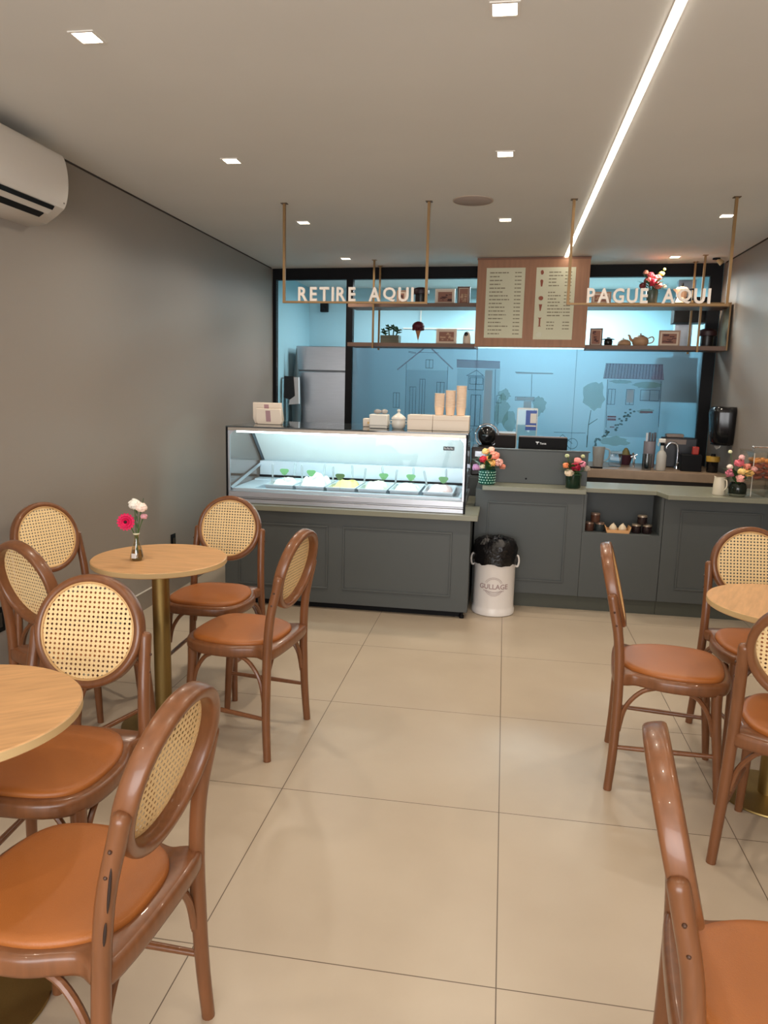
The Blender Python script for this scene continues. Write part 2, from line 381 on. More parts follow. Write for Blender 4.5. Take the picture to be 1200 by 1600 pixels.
LW += [[(0.38, 1.617), (0.471, 1.668), (0.536, 1.62), (0.38, 1.617)], [(1.651, 1.606), (1.668, 1.18)], [(2.108, 1.6), (2.118, 1.20)], [(-0.2, 1.72), (-0.2, 0.95)], [(0.2, 1.70), (0.2, 0.95)], [(1.21, 1.118), (1.49, 1.121)], [(0.829, 1.658), (1.169, 1.65)],
       [(0.645, 1.68), (0.66, 1.16)], [(0.69, 1.16), (0.69, 1.372), (0.665, 1.372), (0.67, 1.44), (0.711, 1.446), (0.712, 1.372), (0.69, 1.372)], [(0.98, 1.64), (0.985, 1.44)]]
mural('printed_linework', inkmat('ink_slate_blue', (70, 104, 146), 0.36), lines=LW + [circ(1.38, 1.02, 0.047), circ(1.20, 1.02, 0.047), [(1.20, 1.02), (1.29, 1.10), (1.38, 1.02)]], w=0.0055)
mural('printed_window', inkmat('ink_pale_blue', (226, 240, 250), 0.40), polys=[rect(0.835, 1.165, 1.645, 1.656), rect(0.85, 1.01, 1.405, 1.428), rect(1.826, 1.884, 1.41, 1.52), rect(0.55, 0.62, 1.16, 1.67), rect(0.92, 0.99, 1.33, 1.395)])
FL = [blob(1.77, 1.59, 0.09, 0.018), blob(2.0, 1.565, 0.12, 0.028), blob(2.0, 1.335, 0.07, 0.022), blob(1.75, 1.06, 0.13, 0.04), blob(0.74, 1.45, 0.055, 0.05), blob(0.72, 1.30, 0.07, 0.14), blob(0.80, 1.20, 0.06, 0.10), blob(1.06, 1.36, 0.06, 0.09), blob(1.54, 1.47, 0.10, 0.13)]
mural('printed_foliage', inkmat('ink_leaf_green', (132, 190, 150), 0.20), polys=FL)
VN = []
for (x, z) in [(1.878, 1.323), (1.85, 1.30), (1.809, 1.26), (1.78, 1.225), (1.741, 1.181), (1.70, 1.15), (1.656, 1.116), (1.62, 1.07), (1.587, 1.036)]:
    for k in range(4): VN.append(blob(x+random.uniform(-.03, .03), z+random.uniform(-.025, .025), 0.012, 0.009, 8))
mural('printed_vine', inkmat('ink_moss', (78, 116, 112), 0.45), polys=VN, lines=[[(1.511, 0.993), (1.512, 1.188), (1.525, 1.328)], [(1.515, 1.20), (1.587, 1.253)], [(1.511, 0.993), (1.508, 1.10)]], w=0.007)
mural('printed_sign', inkmat('ink_brick_red', (170, 96, 116), 0.5), polys=[rect(1.672, 1.748, 1.243, 1.262), rect(1.672, 1.748, 1.27, 1.285), rect(1.95, 2.06, 1.32, 1.335), rect(1.70, 1.74, 1.18, 1.19)])

# ------------------------------------------------------------------ ceiling fixtures
def downlight(x, y, label, power=1.0):
    t = thing('ceiling_downlight', label, 'ceiling light', (x, y, CEIL), 0, 'square ceiling downlights')
    h, w = 0.036, 0.009
    m = MB()
    for a, b, c, d in ((-h-w, h+w, -h-w, -h), (-h-w, h+w, h, h+w), (-h-w, -h, -h, h), (h, h+w, -h, h)): m.b2(a, b, c, d, -0.004, 0.0)
    m.obj('trim', MWHITEMATT, t); MB().b2(-h, h, -h, h, -0.002, 0).obj('diffuser', MSPOTLED, t)
    area('downlight_lamp', (x, y, CEIL-0.012), 0.07, SPOT_POWER*power, WARM, (0, 0, -1), None, math.radians(150))
    return t
for x, y, lb in [(-0.67, 0.80, 'square recessed downlight nearest the white air conditioner'), (0.69, 0.76, 'square recessed downlight at the top edge, nearest the camera in the middle row'),
                 (-0.68, 2.15, 'square recessed downlight above the far left table, second in the left row'), (0.69, 2.14, 'square recessed downlight in the middle row just before the round ceiling speaker'),
                 (-0.69, 3.56, 'square recessed downlight right beside the left post of the RETIRE AQUI sign'), (0.69, 3.54, 'square recessed downlight just behind the round ceiling speaker'),
                 (2.06, 3.49, 'square recessed downlight beside the right post of the PAGUE AQUI sign'), (-0.70, 5.0, 'square recessed downlight at the far left, close above the glazed partition'),
                 (2.06, 4.95, 'square recessed downlight at the far right, above the flowers on the shelf')]:
    downlight(x, y, lb, 1.0 if y < 1 else 1.6)
for x, y in ((2.06, 2.14), (2.06, 0.76), (-0.67, -0.6), (0.69, -0.6), (2.06, -0.6), (-0.67, -2.0), (0.69, -2.0), (2.06, -2.0)):
    area('downlight_lamp', (x, y, CEIL-0.012), 0.07, SPOT_POWER*(1.45 if y > 2 else 0.7), WARM, (0, 0, -1), None, math.radians(150))
t = thing('linear_ceiling_light', 'long thin glowing LED strip running along the ceiling', 'ceiling light', (1.19, 0, CEIL))
MB().b2(-0.013, 0.013, -3.6, 4.93, -0.007, 0).obj('diffuser', MLED, t)
for x in (-0.0155, 0.0155): MB().b2(x-0.0025, x+0.0025, -3.6, 4.93, -0.003, 0).obj('trim', MWHITEMATT, t)
t = thing('ceiling_speaker', 'round flush speaker grille in the ceiling', 'speaker', (0.50, 3.02, CEIL))
MB().lathe([(0.115, -0.003), (0.11, -0.006), (0.0001, -0.006)], n=40).obj('grille', mat('speaker_grille', (168, 154, 146), 0.8), t)
MB().lathe([(0.115, 0.0), (0.121, -0.001), (0.121, -0.005), (0.115, -0.005)], n=40, caps=False).obj('rim', mat('speaker_rim', (190, 176, 162), 0.7), t)

# air conditioner on the left wall (profile in X-Z, swept along Y)
t = thing('air_conditioner', 'white split air conditioner mounted high on the left wall', 'air conditioner', (XL, 1.32, 2.20))
prof = smooth3([(0.001, 0.315), (0.12, 0.328), (0.19, 0.318), (0.213, 0.26), (0.218, 0.18), (0.206, 0.11), (0.19, 0.078)], 5)
prof = [(p.x, p.y) if isinstance(p, Vector) and len(p) == 2 else (p[0], p[1]) for p in prof]
prof += [(0.155, 0.05), (0.095, 0.012), (0.001, 0.0)]
MB().rings([[(x*(0.97 if abs(y) > .415 else 1), y, 0.16+(z-0.16)*(0.97 if abs(y) > .415 else 1)) for x, z in prof] for y in (-0.42, -0.41, 0.41, 0.42)]).obj('casing', mat('ac_white', (214, 208, 200), 0.22), t, angle=30)
fr = Matrix.Rotation(math.radians(-28), 4, 'Y')
MB().box((0.181, -0.03, 0.070), (0.016, 0.72, 0.020), rot=Matrix.Rotation(math.radians(38), 4, 'Y')).obj('air_outlet', MBLACK, t)
MB().box((0.135, -0.04, 0.036), (0.030, 0.70, 0.012), rot=Matrix.Rotation(math.radians(-32), 4, 'Y')).obj('air_outlet', MBLACK, t)
MB().box((0.160, -0.03, 0.0535), (0.030, 0.74, 0.006), rot=Matrix.Rotation(math.radians(-34), 4, 'Y')).obj('flap', mat('ac_white', ()), t)
MB().lathe([(0.0001, 0.0), (0.004, 0.0), (0.004, 0.003), (0.0001, 0.003)], n=10).obj('indicator', mat('ac_grey', (120, 116, 112), 0.4), t, loc=(0.203, 0.39, 0.10)).rotation_euler = (0, math.radians(75), 0)
for y, z, lb in ((1.34, 0.365, 'black wall socket low on the left wall, at the left picture edge'), (3.22, 0.36, 'small black wall socket beyond the far left table')):
    o = thing('wall_socket', lb, 'socket', (XL, y, z)); w = 0.045 if y < 2 else 0.035
    MB().b2(0, 0.008, -w, w, -0.06, 0.06).obj('plate', MBLACK, o, bevel=0.003); MB().b2(0.008, 0.011, -0.02, 0.02, -0.035, 0.035).obj('outlet', MBLACKGLOSS, o)

# ------------------------------------------------------------------ chairs
def make_chair():
    t = thing('dining_chair', 'x', 'chair')
    half = [(0.0, 0.208), (0.10, 0.200), (0.163, 0.172), (0.196, 0.115), (0.208, 0.035), (0.203, -0.045), (0.182, -0.105), (0.172, -0.145), (0.186, -0.180), (0.176, -0.212), (0.10, -0.222), (0.0, -0.224)]
    out = catmull(half + [(-x, y) for x, y in half[-2:0:-1]], 4)
    MB().prism(out, 0.408, 0.456, 0.013).obj('seat', MW, t, angle=60)
    hp = [(0.0, 0.176), (0.09, 0.169), (0.145, 0.142), (0.170, 0.09), (0.178, 0.02), (0.172, -0.05), (0.150, -0.108), (0.118, -0.152), (0.07, -0.178), (0.0, -0.184)]
    cu = catmull(hp + [(-x, y) for x, y in hp[-2:0:-1]], 4)
    n = len(cu)
    R = [[Vector((x*k, y*k, z)) for x, y in cu] for k, z in ((1.03, 0.450), (1.045, 0.459), (1.04, 0.466), (1.015, 0.4705), (0.93, 0.473), (0.6, 0.4745), (0.02, 0.475))]
    MB().rings(R).obj('seat_cushion', MLEATHER, t, angle=70)
    # round back: tilted rounded ring with cane
    rc = Vector((0, -0.238, 0.748)); tilt = math.atan2(0.085, 0.33)
    e = thing('backrest', None, None, rc); e.parent = t; e.rotation_euler.x = tilt
    RO, RI, D = 0.169, 0.1425, 0.022
    sec = []
    for k in range(16):
        a = 2*PI*k/16; ca, sa = math.cos(a), math.sin(a)
        sec.append(((RO+RI)/2 + (RO-RI)/2*math.copysign(abs(ca)**0.62, ca), D*math.copysign(abs(sa)**0.62, sa)))
    N = 56
    e2 = MB().rings([[(r*math.cos(2*PI*k/N), y, r*math.sin(2*PI*k/N)) for r, y in sec] for k in range(N)], False, True).obj('back_ring', MW, t, angle=80)
    e2.location = rc; e2.rotation_euler.x = tilt
    ex = MB().rings([[((RI+0.004)*math.cos(2*PI*k/N), y, (RI+0.004)*math.sin(2*PI*k/N)) for k in range(N)] for y in (-0.0003, 0.0003)]).obj('cane_panel', MCANE, e2, loc=(0, 0.013, 0))
    ex['label'] = 'pale woven cane panel'
    sp = MB().rings([[(RI+0.001+0.004*math.cos(q*PI/4)) and ((RI+0.0005+0.0035*math.cos(q*PI/4))*math.cos(2*PI*k/N), 0.016+0.0035*math.sin(q*PI/4), (RI+0.0005+0.0035*math.cos(q*PI/4))*math.sin(2*PI*k/N)) for q in range(8)] for k in range(N)], False, True)
    sp.obj('spline', mat('cane_spline', (206, 166, 112), 0.5), e2)
    bpy.data.objects.remove(e)
    for s in (-1, 1):
        path = smooth3([(s*0.205, -0.207, 0.0), (s*0.195, -0.197, 0.18), (s*0.183, -0.196, 0.42), (s*0.178, -0.207, 0.58), (s*0.173, -0.232, 0.70), (s*0.172, -0.241, 0.740)], 4)
        tp = path[-1]; d = (path[-1]-path[-2]).normalized()
        rad = [0.0155 + 0.0025*min(1, p.z/0.3) for p in path] + [0.0165, 0.010, 0.002]
        path += [tp+d*0.008, tp+d*0.014, tp+d*0.0155]
        l = MB().tube(path, rad, 12).obj('leg', MW, t, angle=70)
        for z in (0.690, 0.640): MB().sph((s*0.1755 + s*0.0165, -0.232+(0.70-z)*0.21, z), 0.0042, n=8, m=6).obj('screw', mat('screw_cap', (70, 44, 30), 0.4), l)
        fp = smooth3([(s*0.178, 0.180, 0.0), (s*0.172, 0.168, 0.15), (s*0.165, 0.150, 0.33), (s*0.163, 0.146, 0.42)], 4)
        MB().tube(fp, [0.0135+0.007*p.z/0.42 for p in fp], 12).obj('leg', MW, t, angle=70)
        MB().tube([(s*0.196, -0.198, 0.170), (s*0.185, -0.02, 0.175), (s*0.171, 0.166, 0.180)], [0.008, 0.010, 0.008], 10).obj('stretcher', MW, t)
        # bent braces below the seat: along the side, across the front and across the rear
        for P in ([(s*0.190, -0.185, 0.235), (s*0.186, -0.165, 0.33), (s*0.176, -0.11, 0.395), (s*0.168, -0.04, 0.416)],
                  [(s*0.168, 0.145, 0.255), (s*0.170, 0.125, 0.33), (s*0.172, 0.085, 0.39), (s*0.172, 0.03, 0.416)],
                  [(s*0.155, 0.153, 0.255), (s*0.140, 0.150, 0.33), (s*0.10, 0.145, 0.392), (s*0.05, 0.14, 0.416)],
                  [(s*0.176, -0.190, 0.255), (s*0.158, -0.188, 0.33), (s*0.115, -0.185, 0.392), (s*0.06, -0.18, 0.416)]):
            MB().tube(smooth3(P, 5), 0.0088, 8).obj('brace', MW, t)
    return t
chair0 = make_chair()
CH = [(-0.296, 1.216, 172.3, 'cane-back dining chair in side view on the right of the table with the flower vase'),
      (-0.626, 1.690, -90, 'cane-back dining chair between the flower vase table and the display counter'),
      (-0.431, 0.048, -88, 'cane-back dining chair with its round back facing the camera, at the front left table'),
      (-0.846, 0.932, 67, 'cane-back dining chair seen from behind, tucked to the near side of the flower vase table'),
      (-1.140, 1.375, -22.7, 'cane-back dining chair against the left wall, behind another chair back'),
      (-0.095, -0.402, 176.2, 'large nearest cane-back dining chair at the bottom left with orange-tan seat'),
      (1.438, 1.218, -7.7, 'cane-back dining chair in full side view on the right, its thin back edge-on'),
      (1.872, 1.530, -87, 'cane-back dining chair behind the right table, backed by the dark counter'),
      (1.749, 0.752, 66, 'cane-back dining chair cut by the right edge, on the near side of the right table'),
      (1.310, -0.446, -7.5, 'nearest cane-back dining chair at the bottom right, its back seen edge-on')]
for i, (x, y, a, lb) in enumerate(CH):
    rz = math.radians(a-90)
    if i == 0: chair0.location = (x, y, 0); chair0.rotation_euler.z = rz; tag(chair0, lb, None, 'cane-back chairs around the tables')
    else:
        cc = dup(chair0, (x, y, 0), rz, lb)
        if i == 5:                                   # dark grain streaks on the near rear post of this chair
            lg = [c for c in cc.children if c.name.startswith('leg') and len(c.children) and min(v.co.x for v in c.data.vertices) < -0.1][0]
            for zz, hh, px, py in ((0.615, 0.046, -0.1768-0.0135, -0.2135-0.0112), (0.530, 0.024, -0.1797-0.0138, -0.2032-0.0112)):
                MB().sph((px, py, zz), 0.0032, (0.8, 1.0, hh/0.0032), 10, 10, Matrix.Rotation(math.radians(7), 4, 'X')).obj('grain_streak', mat('dark_grain', (42, 26, 18), 0.6), lg)

# ------------------------------------------------------------------ round tables
def make_table():
    t = thing('round_table', 'x', 'table')
    MB().lathe([(0.0001, 0.726), (0.2755, 0.726), (0.278, 0.7285), (0.278, 0.7475), (0.2755, 0.750), (0.0001, 0.750)], n=72).obj('tabletop', [MOAK], t)
    MB().lathe([(0.2781, 0.7285), (0.2787, 0.729), (0.2787, 0.747), (0.2781, 0.7475)], n=72, caps=False).obj('edge_band', MOAKEDGE, t)
    MB().lathe([(0.036, 0.012), (0.036, 0.722)], n=32).obj('pole', MBRASS, t)
    MB().lathe([(0.0001, 0.0), (0.178, 0.0), (0.180, 0.003), (0.178, 0.008), (0.05, 0.012), (0.0001, 0.012)], n=56).obj('base', MBRASS, t)
    MB().lathe([(0.0001, 0.716), (0.10, 0.716), (0.10, 0.726), (0.0001, 0.726)], n=32).obj('mounting_plate', MBLACK, t)
    return t
t0 = make_table()
for i, (x, y, lb) in enumerate([(-0.665, 1.215, 'round oak table with brass pole standing by the left wall, a bud vase on it'),
                                (-0.444, -0.285, 'round oak table cut by the left picture edge, nearest the camera'),
                                (1.803, 1.125, 'round oak table cut by the right picture edge')]):
    if i == 0: t0.location = (x, y, 0); tag(t0, lb, None, 'round cafe tables')
    else: dup(t0, (x, y, 0), 0.6*i, lb)

# ------------------------------------------------------------------ flowers
def petal_flower(parent, c, r, rgb, n=12, normal=(0, -1, 0), layers=2, center=None, cup=0.35):
    rot = Vector((0, 0, 1)).rotation_difference(Vector(normal).normalized()).to_matrix().to_4x4()
    mb = MB()
    for L in range(layers):
        k = 1-0.28*L; nn = max(5, n-2*L)
        for q in range(nn):
            a = 2*PI*(q+0.5*L)/nn
            w = 0.9*PI*k*r/nn
            P = []
            for u, ww, h in ((0.12, 0.35, 0.0), (0.45, 0.9, 0.10+0.12*L), (0.8, 1.0, cup*0.55+0.2*L), (1.0, 0.45, cup+0.25*L)):
                P.append((u*k*r, ww*w, h*r))
            M = Matrix.Translation(c) @ rot @ Matrix.Rotation(a, 4, 'Z')
            v1 = [M @ Vector((x, w_, z)) for x, w_, z in P]; v2 = [M @ Vector((x, -w_, z)) for x, w_, z in P]
            for i in range(len(P)-1): mb.poly([v1[i], v1[i+1], v2[i+1], v2[i]])
    o = mb.obj('petals', mat('petal_%d_%d_%d' % rgb, rgb, 0.55), parent, angle=80)
    if center:
        MB().sph(Vector(c)+rot @ Vector((0, 0, r*0.12)), r*0.25, (1, 1, 1), 10, 6).obj('flower_centre', mat('centre_%d_%d_%d' % center, center, 0.7), parent)
    return o
def ruffled(parent, c, r, rgb):
    """full many-petalled bloom"""
    mb = MB(); c = Vector(c)
    for L in range(5):
        nn = (7, 9, 8, 6, 1)[L]; el = (-0.55, 0.0, 0.5, 0.98, 1.5)[L]; rr = r*(0.80, 0.86, 0.80, 0.74, 0.70)[L]
        for q in range(nn):
            a = 2*PI*(q+0.37*L)/nn + random.uniform(-.18, .18); e_ = el+random.uniform(-.12, .12)
            d = Vector((math.cos(a)*math.cos(e_), math.sin(a)*math.cos(e_), math.sin(e_)))
            n_ = (d+Vector((random.uniform(-.5, .5), random.uniform(-.5, .5), random.uniform(-.2, .5)))).normalized()
            M = Matrix.Translation(c+d*rr*random.uniform(.82, 1.05)) @ n_.to_track_quat('Z', 'Y').to_matrix().to_4x4()
            v = bmesh.ops.create_uvsphere(mb.bm, u_segments=8, v_segments=5, radius=r*0.46)['verts']
            bmesh.ops.transform(mb.bm, matrix=M @ Matrix.Diagonal((1, 0.85, 0.34, 1)), verts=v)
    v = bmesh.ops.create_uvsphere(mb.bm, u_segments=10, v_segments=8, radius=r*0.72)['verts']
    bmesh.ops.transform(mb.bm, matrix=Matrix.Translation(c), verts=v)
    return mb.obj('petals', mat('petal_%d_%d_%d' % rgb, rgb, 0.55), parent, angle=80)
def leaf(mb, p, d, L, w):
    p = Vector(p); d = Vector(d).normalized(); s = d.cross(Vector((0, 0, 1))); s = s.normalized() if s.length > 0.01 else Vector((1, 0, 0)); u = s.cross(d)
    q = [(0, 0), (0.3, 0.9), (0.6, 1.0), (0.85, 0.5), (1, 0.02)]
    for (a, wa), (b, wb) in zip(q[:-1], q[1:]):
        f = lambda x, y: p+d*L*x+s*y*w/2-u*(0.25*L*x*x)
        mb.poly([f(a, wa), f(b, wb), f(b, -wb), f(a, -wa)])
def flower(vase_pos, neck, head, r, rgb, label, kind='ruffled', group=None, name='cut_flower', **kw):
    vp = Vector(vase_pos)
    t = thing(name, label, 'flower', vp, 0, group)
    h = Vector(head)
    base = Vector((-(h.x)*0.15, -(h.y)*0.15, neck*0.25)); mid = Vector((h.x*0.2, h.y*0.2, neck))
    MB().tube(smooth3([base, mid, h*0.7+mid*0.3+Vector((0, 0, 0.004)), h], 4), 0.0020, 6).obj('stem', MSTEM, t)
    if kind == 'ruffled': ruffled(t, h, r, rgb)
    else: petal_flower(t, h, r, rgb, **kw)
    return t
# bud vase on the far left table
BV = (-0.735, 1.15, 0.75)
t = thing('bud_vase', 'small clear glass bud vase on the far left round table', 'vase', BV)
MB().lathe([(0.0001, 0.0), (0.027, 0.0), (0.029, 0.004), (0.028, 0.015), (0.020, 0.050), (0.0105, 0.085), (0.0095, 0.100), (0.012, 0.112)], n=24, caps=False).obj('glass_body', MVASE, t)
MB().lathe([(0.012, 0.108), (0.0135, 0.110), (0.0135, 0.114), (0.012, 0.115)], n=24, caps=False).obj('lip', mat('vase_lip', (214, 214, 190), 0.2), t)
MB().lathe([(0.0001, 0.003), (0.025, 0.004), (0.021, 0.040), (0.0001, 0.040)], n=20).obj('water', thin_glass('water', (220, 206, 160), 0.1), t)
MB().b2(-0.010, 0.006, -0.0285, -0.0262, 0.012, 0.032).obj('sticker', mat('sticker_white', (214, 214, 218), 0.5), t)
flower(BV, 0.11, (-0.028, -0.030, 0.165), 0.036, (222, 26, 92), 'bright pink gerbera in the bud vase', 'petal', n=16, normal=(0.25, -1, 0.12), layers=3, center=(50, 16, 24), cup=0.15)
flower(BV, 0.11, (-0.010, 0.012, 0.232), 0.026, (238, 234, 224), 'white carnation at the top of the bud vase')
flower(BV, 0.11, (0.026, 0.0, 0.222), 0.023, (244, 222, 210), 'pale blush rose leaning right in the bud vase')
tt = flower(BV, 0.11, (0.034, 0.004, 0.185), 0.014, (222, 164, 176), 'small pink bud drooping right in the bud vase')
t = thing('foliage_sprig', 'thin green sprig with narrow leaves in the bud vase', 'leaves', BV)
m = MB()
for k in range(9): leaf(m, (0.004, 0.004, 0.12+0.01*k), (math.cos(k*2.1), math.sin(k*2.1), 0.9), 0.045, 0.007)
m.tube([(0, 0.002, 0.03), (0.004, 0.004, 0.12), (0.03, 0.012, 0.26)], 0.0012, 5).obj('leaves', MLEAF, t)

def bouquet(pos, neck, spread, blooms, vase_words, seed):
    """blooms: (dx, dy, dz, r, rgb, colour words); every stem a thing of its own"""
    random.seed(seed)
    counts = {}
    for b in blooms: counts[b[5]] = counts.get(b[5], 0)+1
    for dx, dy, dz, r, rgb, w in blooms:
        g = None if counts[w] == 1 else '%ss in the %s' % (w, vase_words)
        flower(pos, neck, (dx, dy, dz), r*1.08, rgb, '%s in the %s' % (w, vase_words), 'ruffled', g)
    t = thing('foliage_sprig', 'green leaves between the blooms in the %s' % vase_words, 'leaves', pos)
    m = MB()
    for k in range(34):
        a = random.uniform(0, 2*PI); e = random.uniform(0.1, 1.2)
        leaf(m, (0.025*math.cos(a), 0.025*math.sin(a), neck+random.uniform(0, 0.07)), (math.cos(a), math.sin(a), e), random.uniform(0.06, 0.115)*spread, 0.026)
    for k in range(6):
        a = random.uniform(0, 2*PI); m.tube([(0.0, 0.0, neck*0.3), (0.02*math.cos(a), 0.02*math.sin(a), neck), (0.05*math.cos(a), 0.05*math.sin(a), neck+0.13*spread)], 0.0018, 5)
    m.obj('leaves', MLEAF, t, angle=80)
WT = 0.845                                             # worktop height
# green tiled vase
V1 = (0.652, 3.475, WT)
t = thing('flower_vase', 'green vase with a white dotted grid beside the glass display', 'vase', V1)
MB().lathe([(0.0001, 0.0), (0.050, 0.0), (0.054, 0.006), (0.056, 0.05), (0.057, 0.102), (0.051, 0.102), (0.048, 0.02), (0.0001, 0.015)], n=32).obj('body', mat('teal_ceramic', (20, 78, 66), 0.25), t)
m = MB()
for k in range(18):
    for z in (0.012, 0.030, 0.048, 0.066, 0.084):
        a = 2*PI*(k+(0.5 if int(z*1000/18) % 2 else 0))/18; r = 0.0545+0.002*z/0.1
        m.box((r*math.cos(a), r*math.sin(a), z+0.003), (0.006, 0.009, 0.007), a)
m.obj('dot_pattern', mat('pale_mint', (170, 214, 196), 0.4), t)
bouquet(V1, 0.10, 1.0, [(0.0, -0.02, 0.165, 0.030, (246, 168, 84), 'apricot ranunculus'), (0.045, -0.01, 0.20, 0.030, (240, 150, 128), 'salmon carnation'), (-0.03, -0.035, 0.175, 0.026, (204, 40, 58), 'red ranunculus'),
    (-0.02, 0.0, 0.225, 0.024, (250, 216, 140), 'pale yellow snapdragon'), (0.075, -0.03, 0.155, 0.028, (246, 180, 166), 'peach rose'), (-0.075, -0.02, 0.115, 0.026, (214, 150, 196), 'lilac bloom'),
    (0.03, -0.045, 0.150, 0.024, (252, 190, 110), 'light orange bloom'), (0.02, 0.02, 0.235, 0.024, (246, 196, 176), 'blush carnation'), (-0.035, -0.045, 0.125, 0.018, (236, 220, 186), 'cream spray rose'), (0.10, 0.0, 0.125, 0.020, (232, 144, 120), 'coral bud')], 'green dotted vase', 3)
V2 = (1.232, 3.475, WT)
t = thing('flower_vase', 'dark green glass vase on the worktop right of the till panel', 'vase', V2)
MB().lathe([(0.0001, 0.0), (0.046, 0.0), (0.050, 0.005), (0.052, 0.075), (0.054, 0.095), (0.050, 0.095), (0.046, 0.012), (0.0001, 0.010)], n=32).obj('body', MDARKGREEN, t)
MB().lathe([(0.0542, 0.093), (0.0555, 0.095), (0.0542, 0.097), (0.050, 0.096)], n=32, caps=False).obj('lip', mat('vase_lip_dark', (60, 100, 76), 0.2), t)
bouquet(V2, 0.09, 0.9, [(0.005, -0.03, 0.145, 0.032, (170, 22, 58), 'crimson carnation'), (0.02, -0.01, 0.185, 0.026, (238, 150, 146), 'rose pink bloom'), (-0.055, -0.02, 0.150, 0.022, (240, 140, 90), 'orange bud'),
    (-0.035, -0.045, 0.105, 0.028, (244, 222, 196), 'cream rose'), (0.05, -0.02, 0.165, 0.024, (240, 150, 176), 'soft pink rose'), (0.085, 0.0, 0.135, 0.020, (178, 164, 150), 'dusty grey bloom'), (-0.05, 0.02, 0.215, 0.014, (196, 206, 160), 'pale green bud'), (0.055, 0.02, 0.215, 0.013, (206, 212, 164), 'lime green bud')], 'dark green vase by the till', 5)
V3 = (2.268, 3.42, WT)
t = thing('flower_vase', 'dark round glass vase on the right counter beside the acrylic box', 'vase', V3)
MB().lathe([(0.0001, 0.0), (0.044, 0.0), (0.054, 0.012), (0.056, 0.055), (0.050, 0.078), (0.044, 0.088), (0.040, 0.085), (0.046, 0.02), (0.0001, 0.014)], n=32).obj('body', mat('near_black_glass', (22, 30, 22), 0.1), t)
MB().lathe([(0.045, 0.001), (0.055, 0.012), (0.0565, 0.016), (0.055, 0.018)], n=32, caps=False).obj('foot_ring', mat('foot_glass', (110, 112, 96), 0.15), t)
bouquet(V3, 0.085, 0.9, [(-0.005, 0.0, 0.215, 0.028, (226, 112, 128), 'deep pink snapdragon'), (0.0, -0.02, 0.255, 0.018, (244, 190, 190), 'blush tip'), (-0.06, -0.02, 0.150, 0.028, (214, 120, 140), 'mauve pink carnation'),
    (-0.062, -0.01, 0.190, 0.018, (246, 226, 214), 'white spray rose'), (0.005, -0.035, 0.165, 0.024, (248, 214, 136), 'butter yellow rose'), (0.05, -0.035, 0.155, 0.026, (250, 200, 118), 'golden ranunculus'),
    (-0.005, -0.05, 0.120, 0.026, (240, 170, 160), 'salmon rose'), (0.04, -0.01, 0.195, 0.022, (230, 140, 120), 'coral carnation'), (0.085, -0.01, 0.180, 0.020, (228, 168, 160), 'dusty pink bloom'), (-0.065, 0.01, 0.285, 0.012, (222, 222, 180), 'green white bud')], 'round dark vase', 9)

# ------------------------------------------------------------------ service counters
def frame_mould(mb, x0, x1, z0, z1, y, w=0.012, d=0.008):
    mb.b2(x0, x1, y-d, y, z1-w, z1); mb.b2(x0, x1, y-d, y, z0, z0+w); mb.b2(x0, x0+w, y-d, y, z0+w, z1-w); mb.b2(x1-w, x1, y-d, y, z0+w, z1-w)
t = thing('display_counter', 'grey-green panelled counter carrying the glass ice cream display', 'counter', (0, 3.04, 0))
MB().b2(-1.085, 0.570, 0.0, 0.86, 0.045, 0.662).obj('cabinet_body', MGREEN, t, bevel=0.002)
for x0, x1 in ((-0.985, -0.365), (-0.265, 0.455)):
    m = MB(); frame_mould(m, x0, x1, 0.145, 0.575, 0.0); m.obj('panel_moulding', MGREEN, t, bevel=0.002)
MB().b2(-1.06, 0.53, 0.05, 0.80, 0.0, 0.045).obj('plinth', MBLACK, t)
MB().rings([[(x, y, z) for x, y in [(-1.11, -0.045), (0.615, -0.045), (0.615, 0.385), (0.574, 0.385), (0.574, 0.88), (-1.11, 0.88)]] for z in (0.662, 0.695)]).obj('slab', MTOP, t, bevel=0.002)
for x in (-1.04, 0.535): MB().lathe([(0.016, 0.0), (0.016, 0.02), (0.009, 0.02), (0.009, 0.046)], (x, 0.03, 0), 14).obj('foot', MBLACK, t)

t = thing('till_counter', 'grey-green counter cabinet with framed panel behind the waste bin', 'counter', (0.58, 3.43, 0))
MB().b2(0.0, 0.727, 0.0, 0.45, 0.10, 0.815).obj('cabinet_body', MGREEN, t, bevel=0.002)
m = MB(); frame_mould(m, 0.085, 0.62, 0.19, 0.735, 0.0); m.obj('panel_moulding', MGREEN, t, bevel=0.002)
MB().b2(0.0, 0.727, 0.025, 0.42, 0.0, 0.10).obj('plinth', MPLINTH, t)
t = thing('niche_counter', 'counter cabinet with an open niche of jars above a flat panel', 'counter', (1.3075, 3.43, 0))
w = 0.5185
MB().b2(0, w, 0.0, 0.45, 0.10, 0.553).obj('lower_panel', MGREEN, t, bevel=0.002)
m = MB().b2(0, 0.018, 0, 0.45, 0.5535, 0.815).b2(w-0.018, w, 0, 0.45, 0.5535, 0.815).b2(0.018, w-0.018, 0.26, 0.28, 0.5535, 0.815)
m.obj('niche_surround', MGREEN, t, bevel=0.001)
MB().b2(0, w, 0.025, 0.42, 0.0, 0.10).obj('plinth', MPLINTH, t)
t = thing('right_counter', 'grey-green counter cabinet with framed panel at the right wall', 'counter', (1.8285, 3.43, 0))
w = XR-1.8285-0.003
MB().b2(0, w, 0.0, 0.45, 0.10, 0.815).obj('cabinet_body', MGREEN, t, bevel=0.002)
m = MB(); frame_mould(m, 0.105, w-0.08, 0.19, 0.735, 0.0); m.obj('panel_moulding', MGREEN, t, bevel=0.002)
MB().b2(0, w, 0.025, 0.42, 0.0, 0.10).obj('plinth', MPLINTH, t)
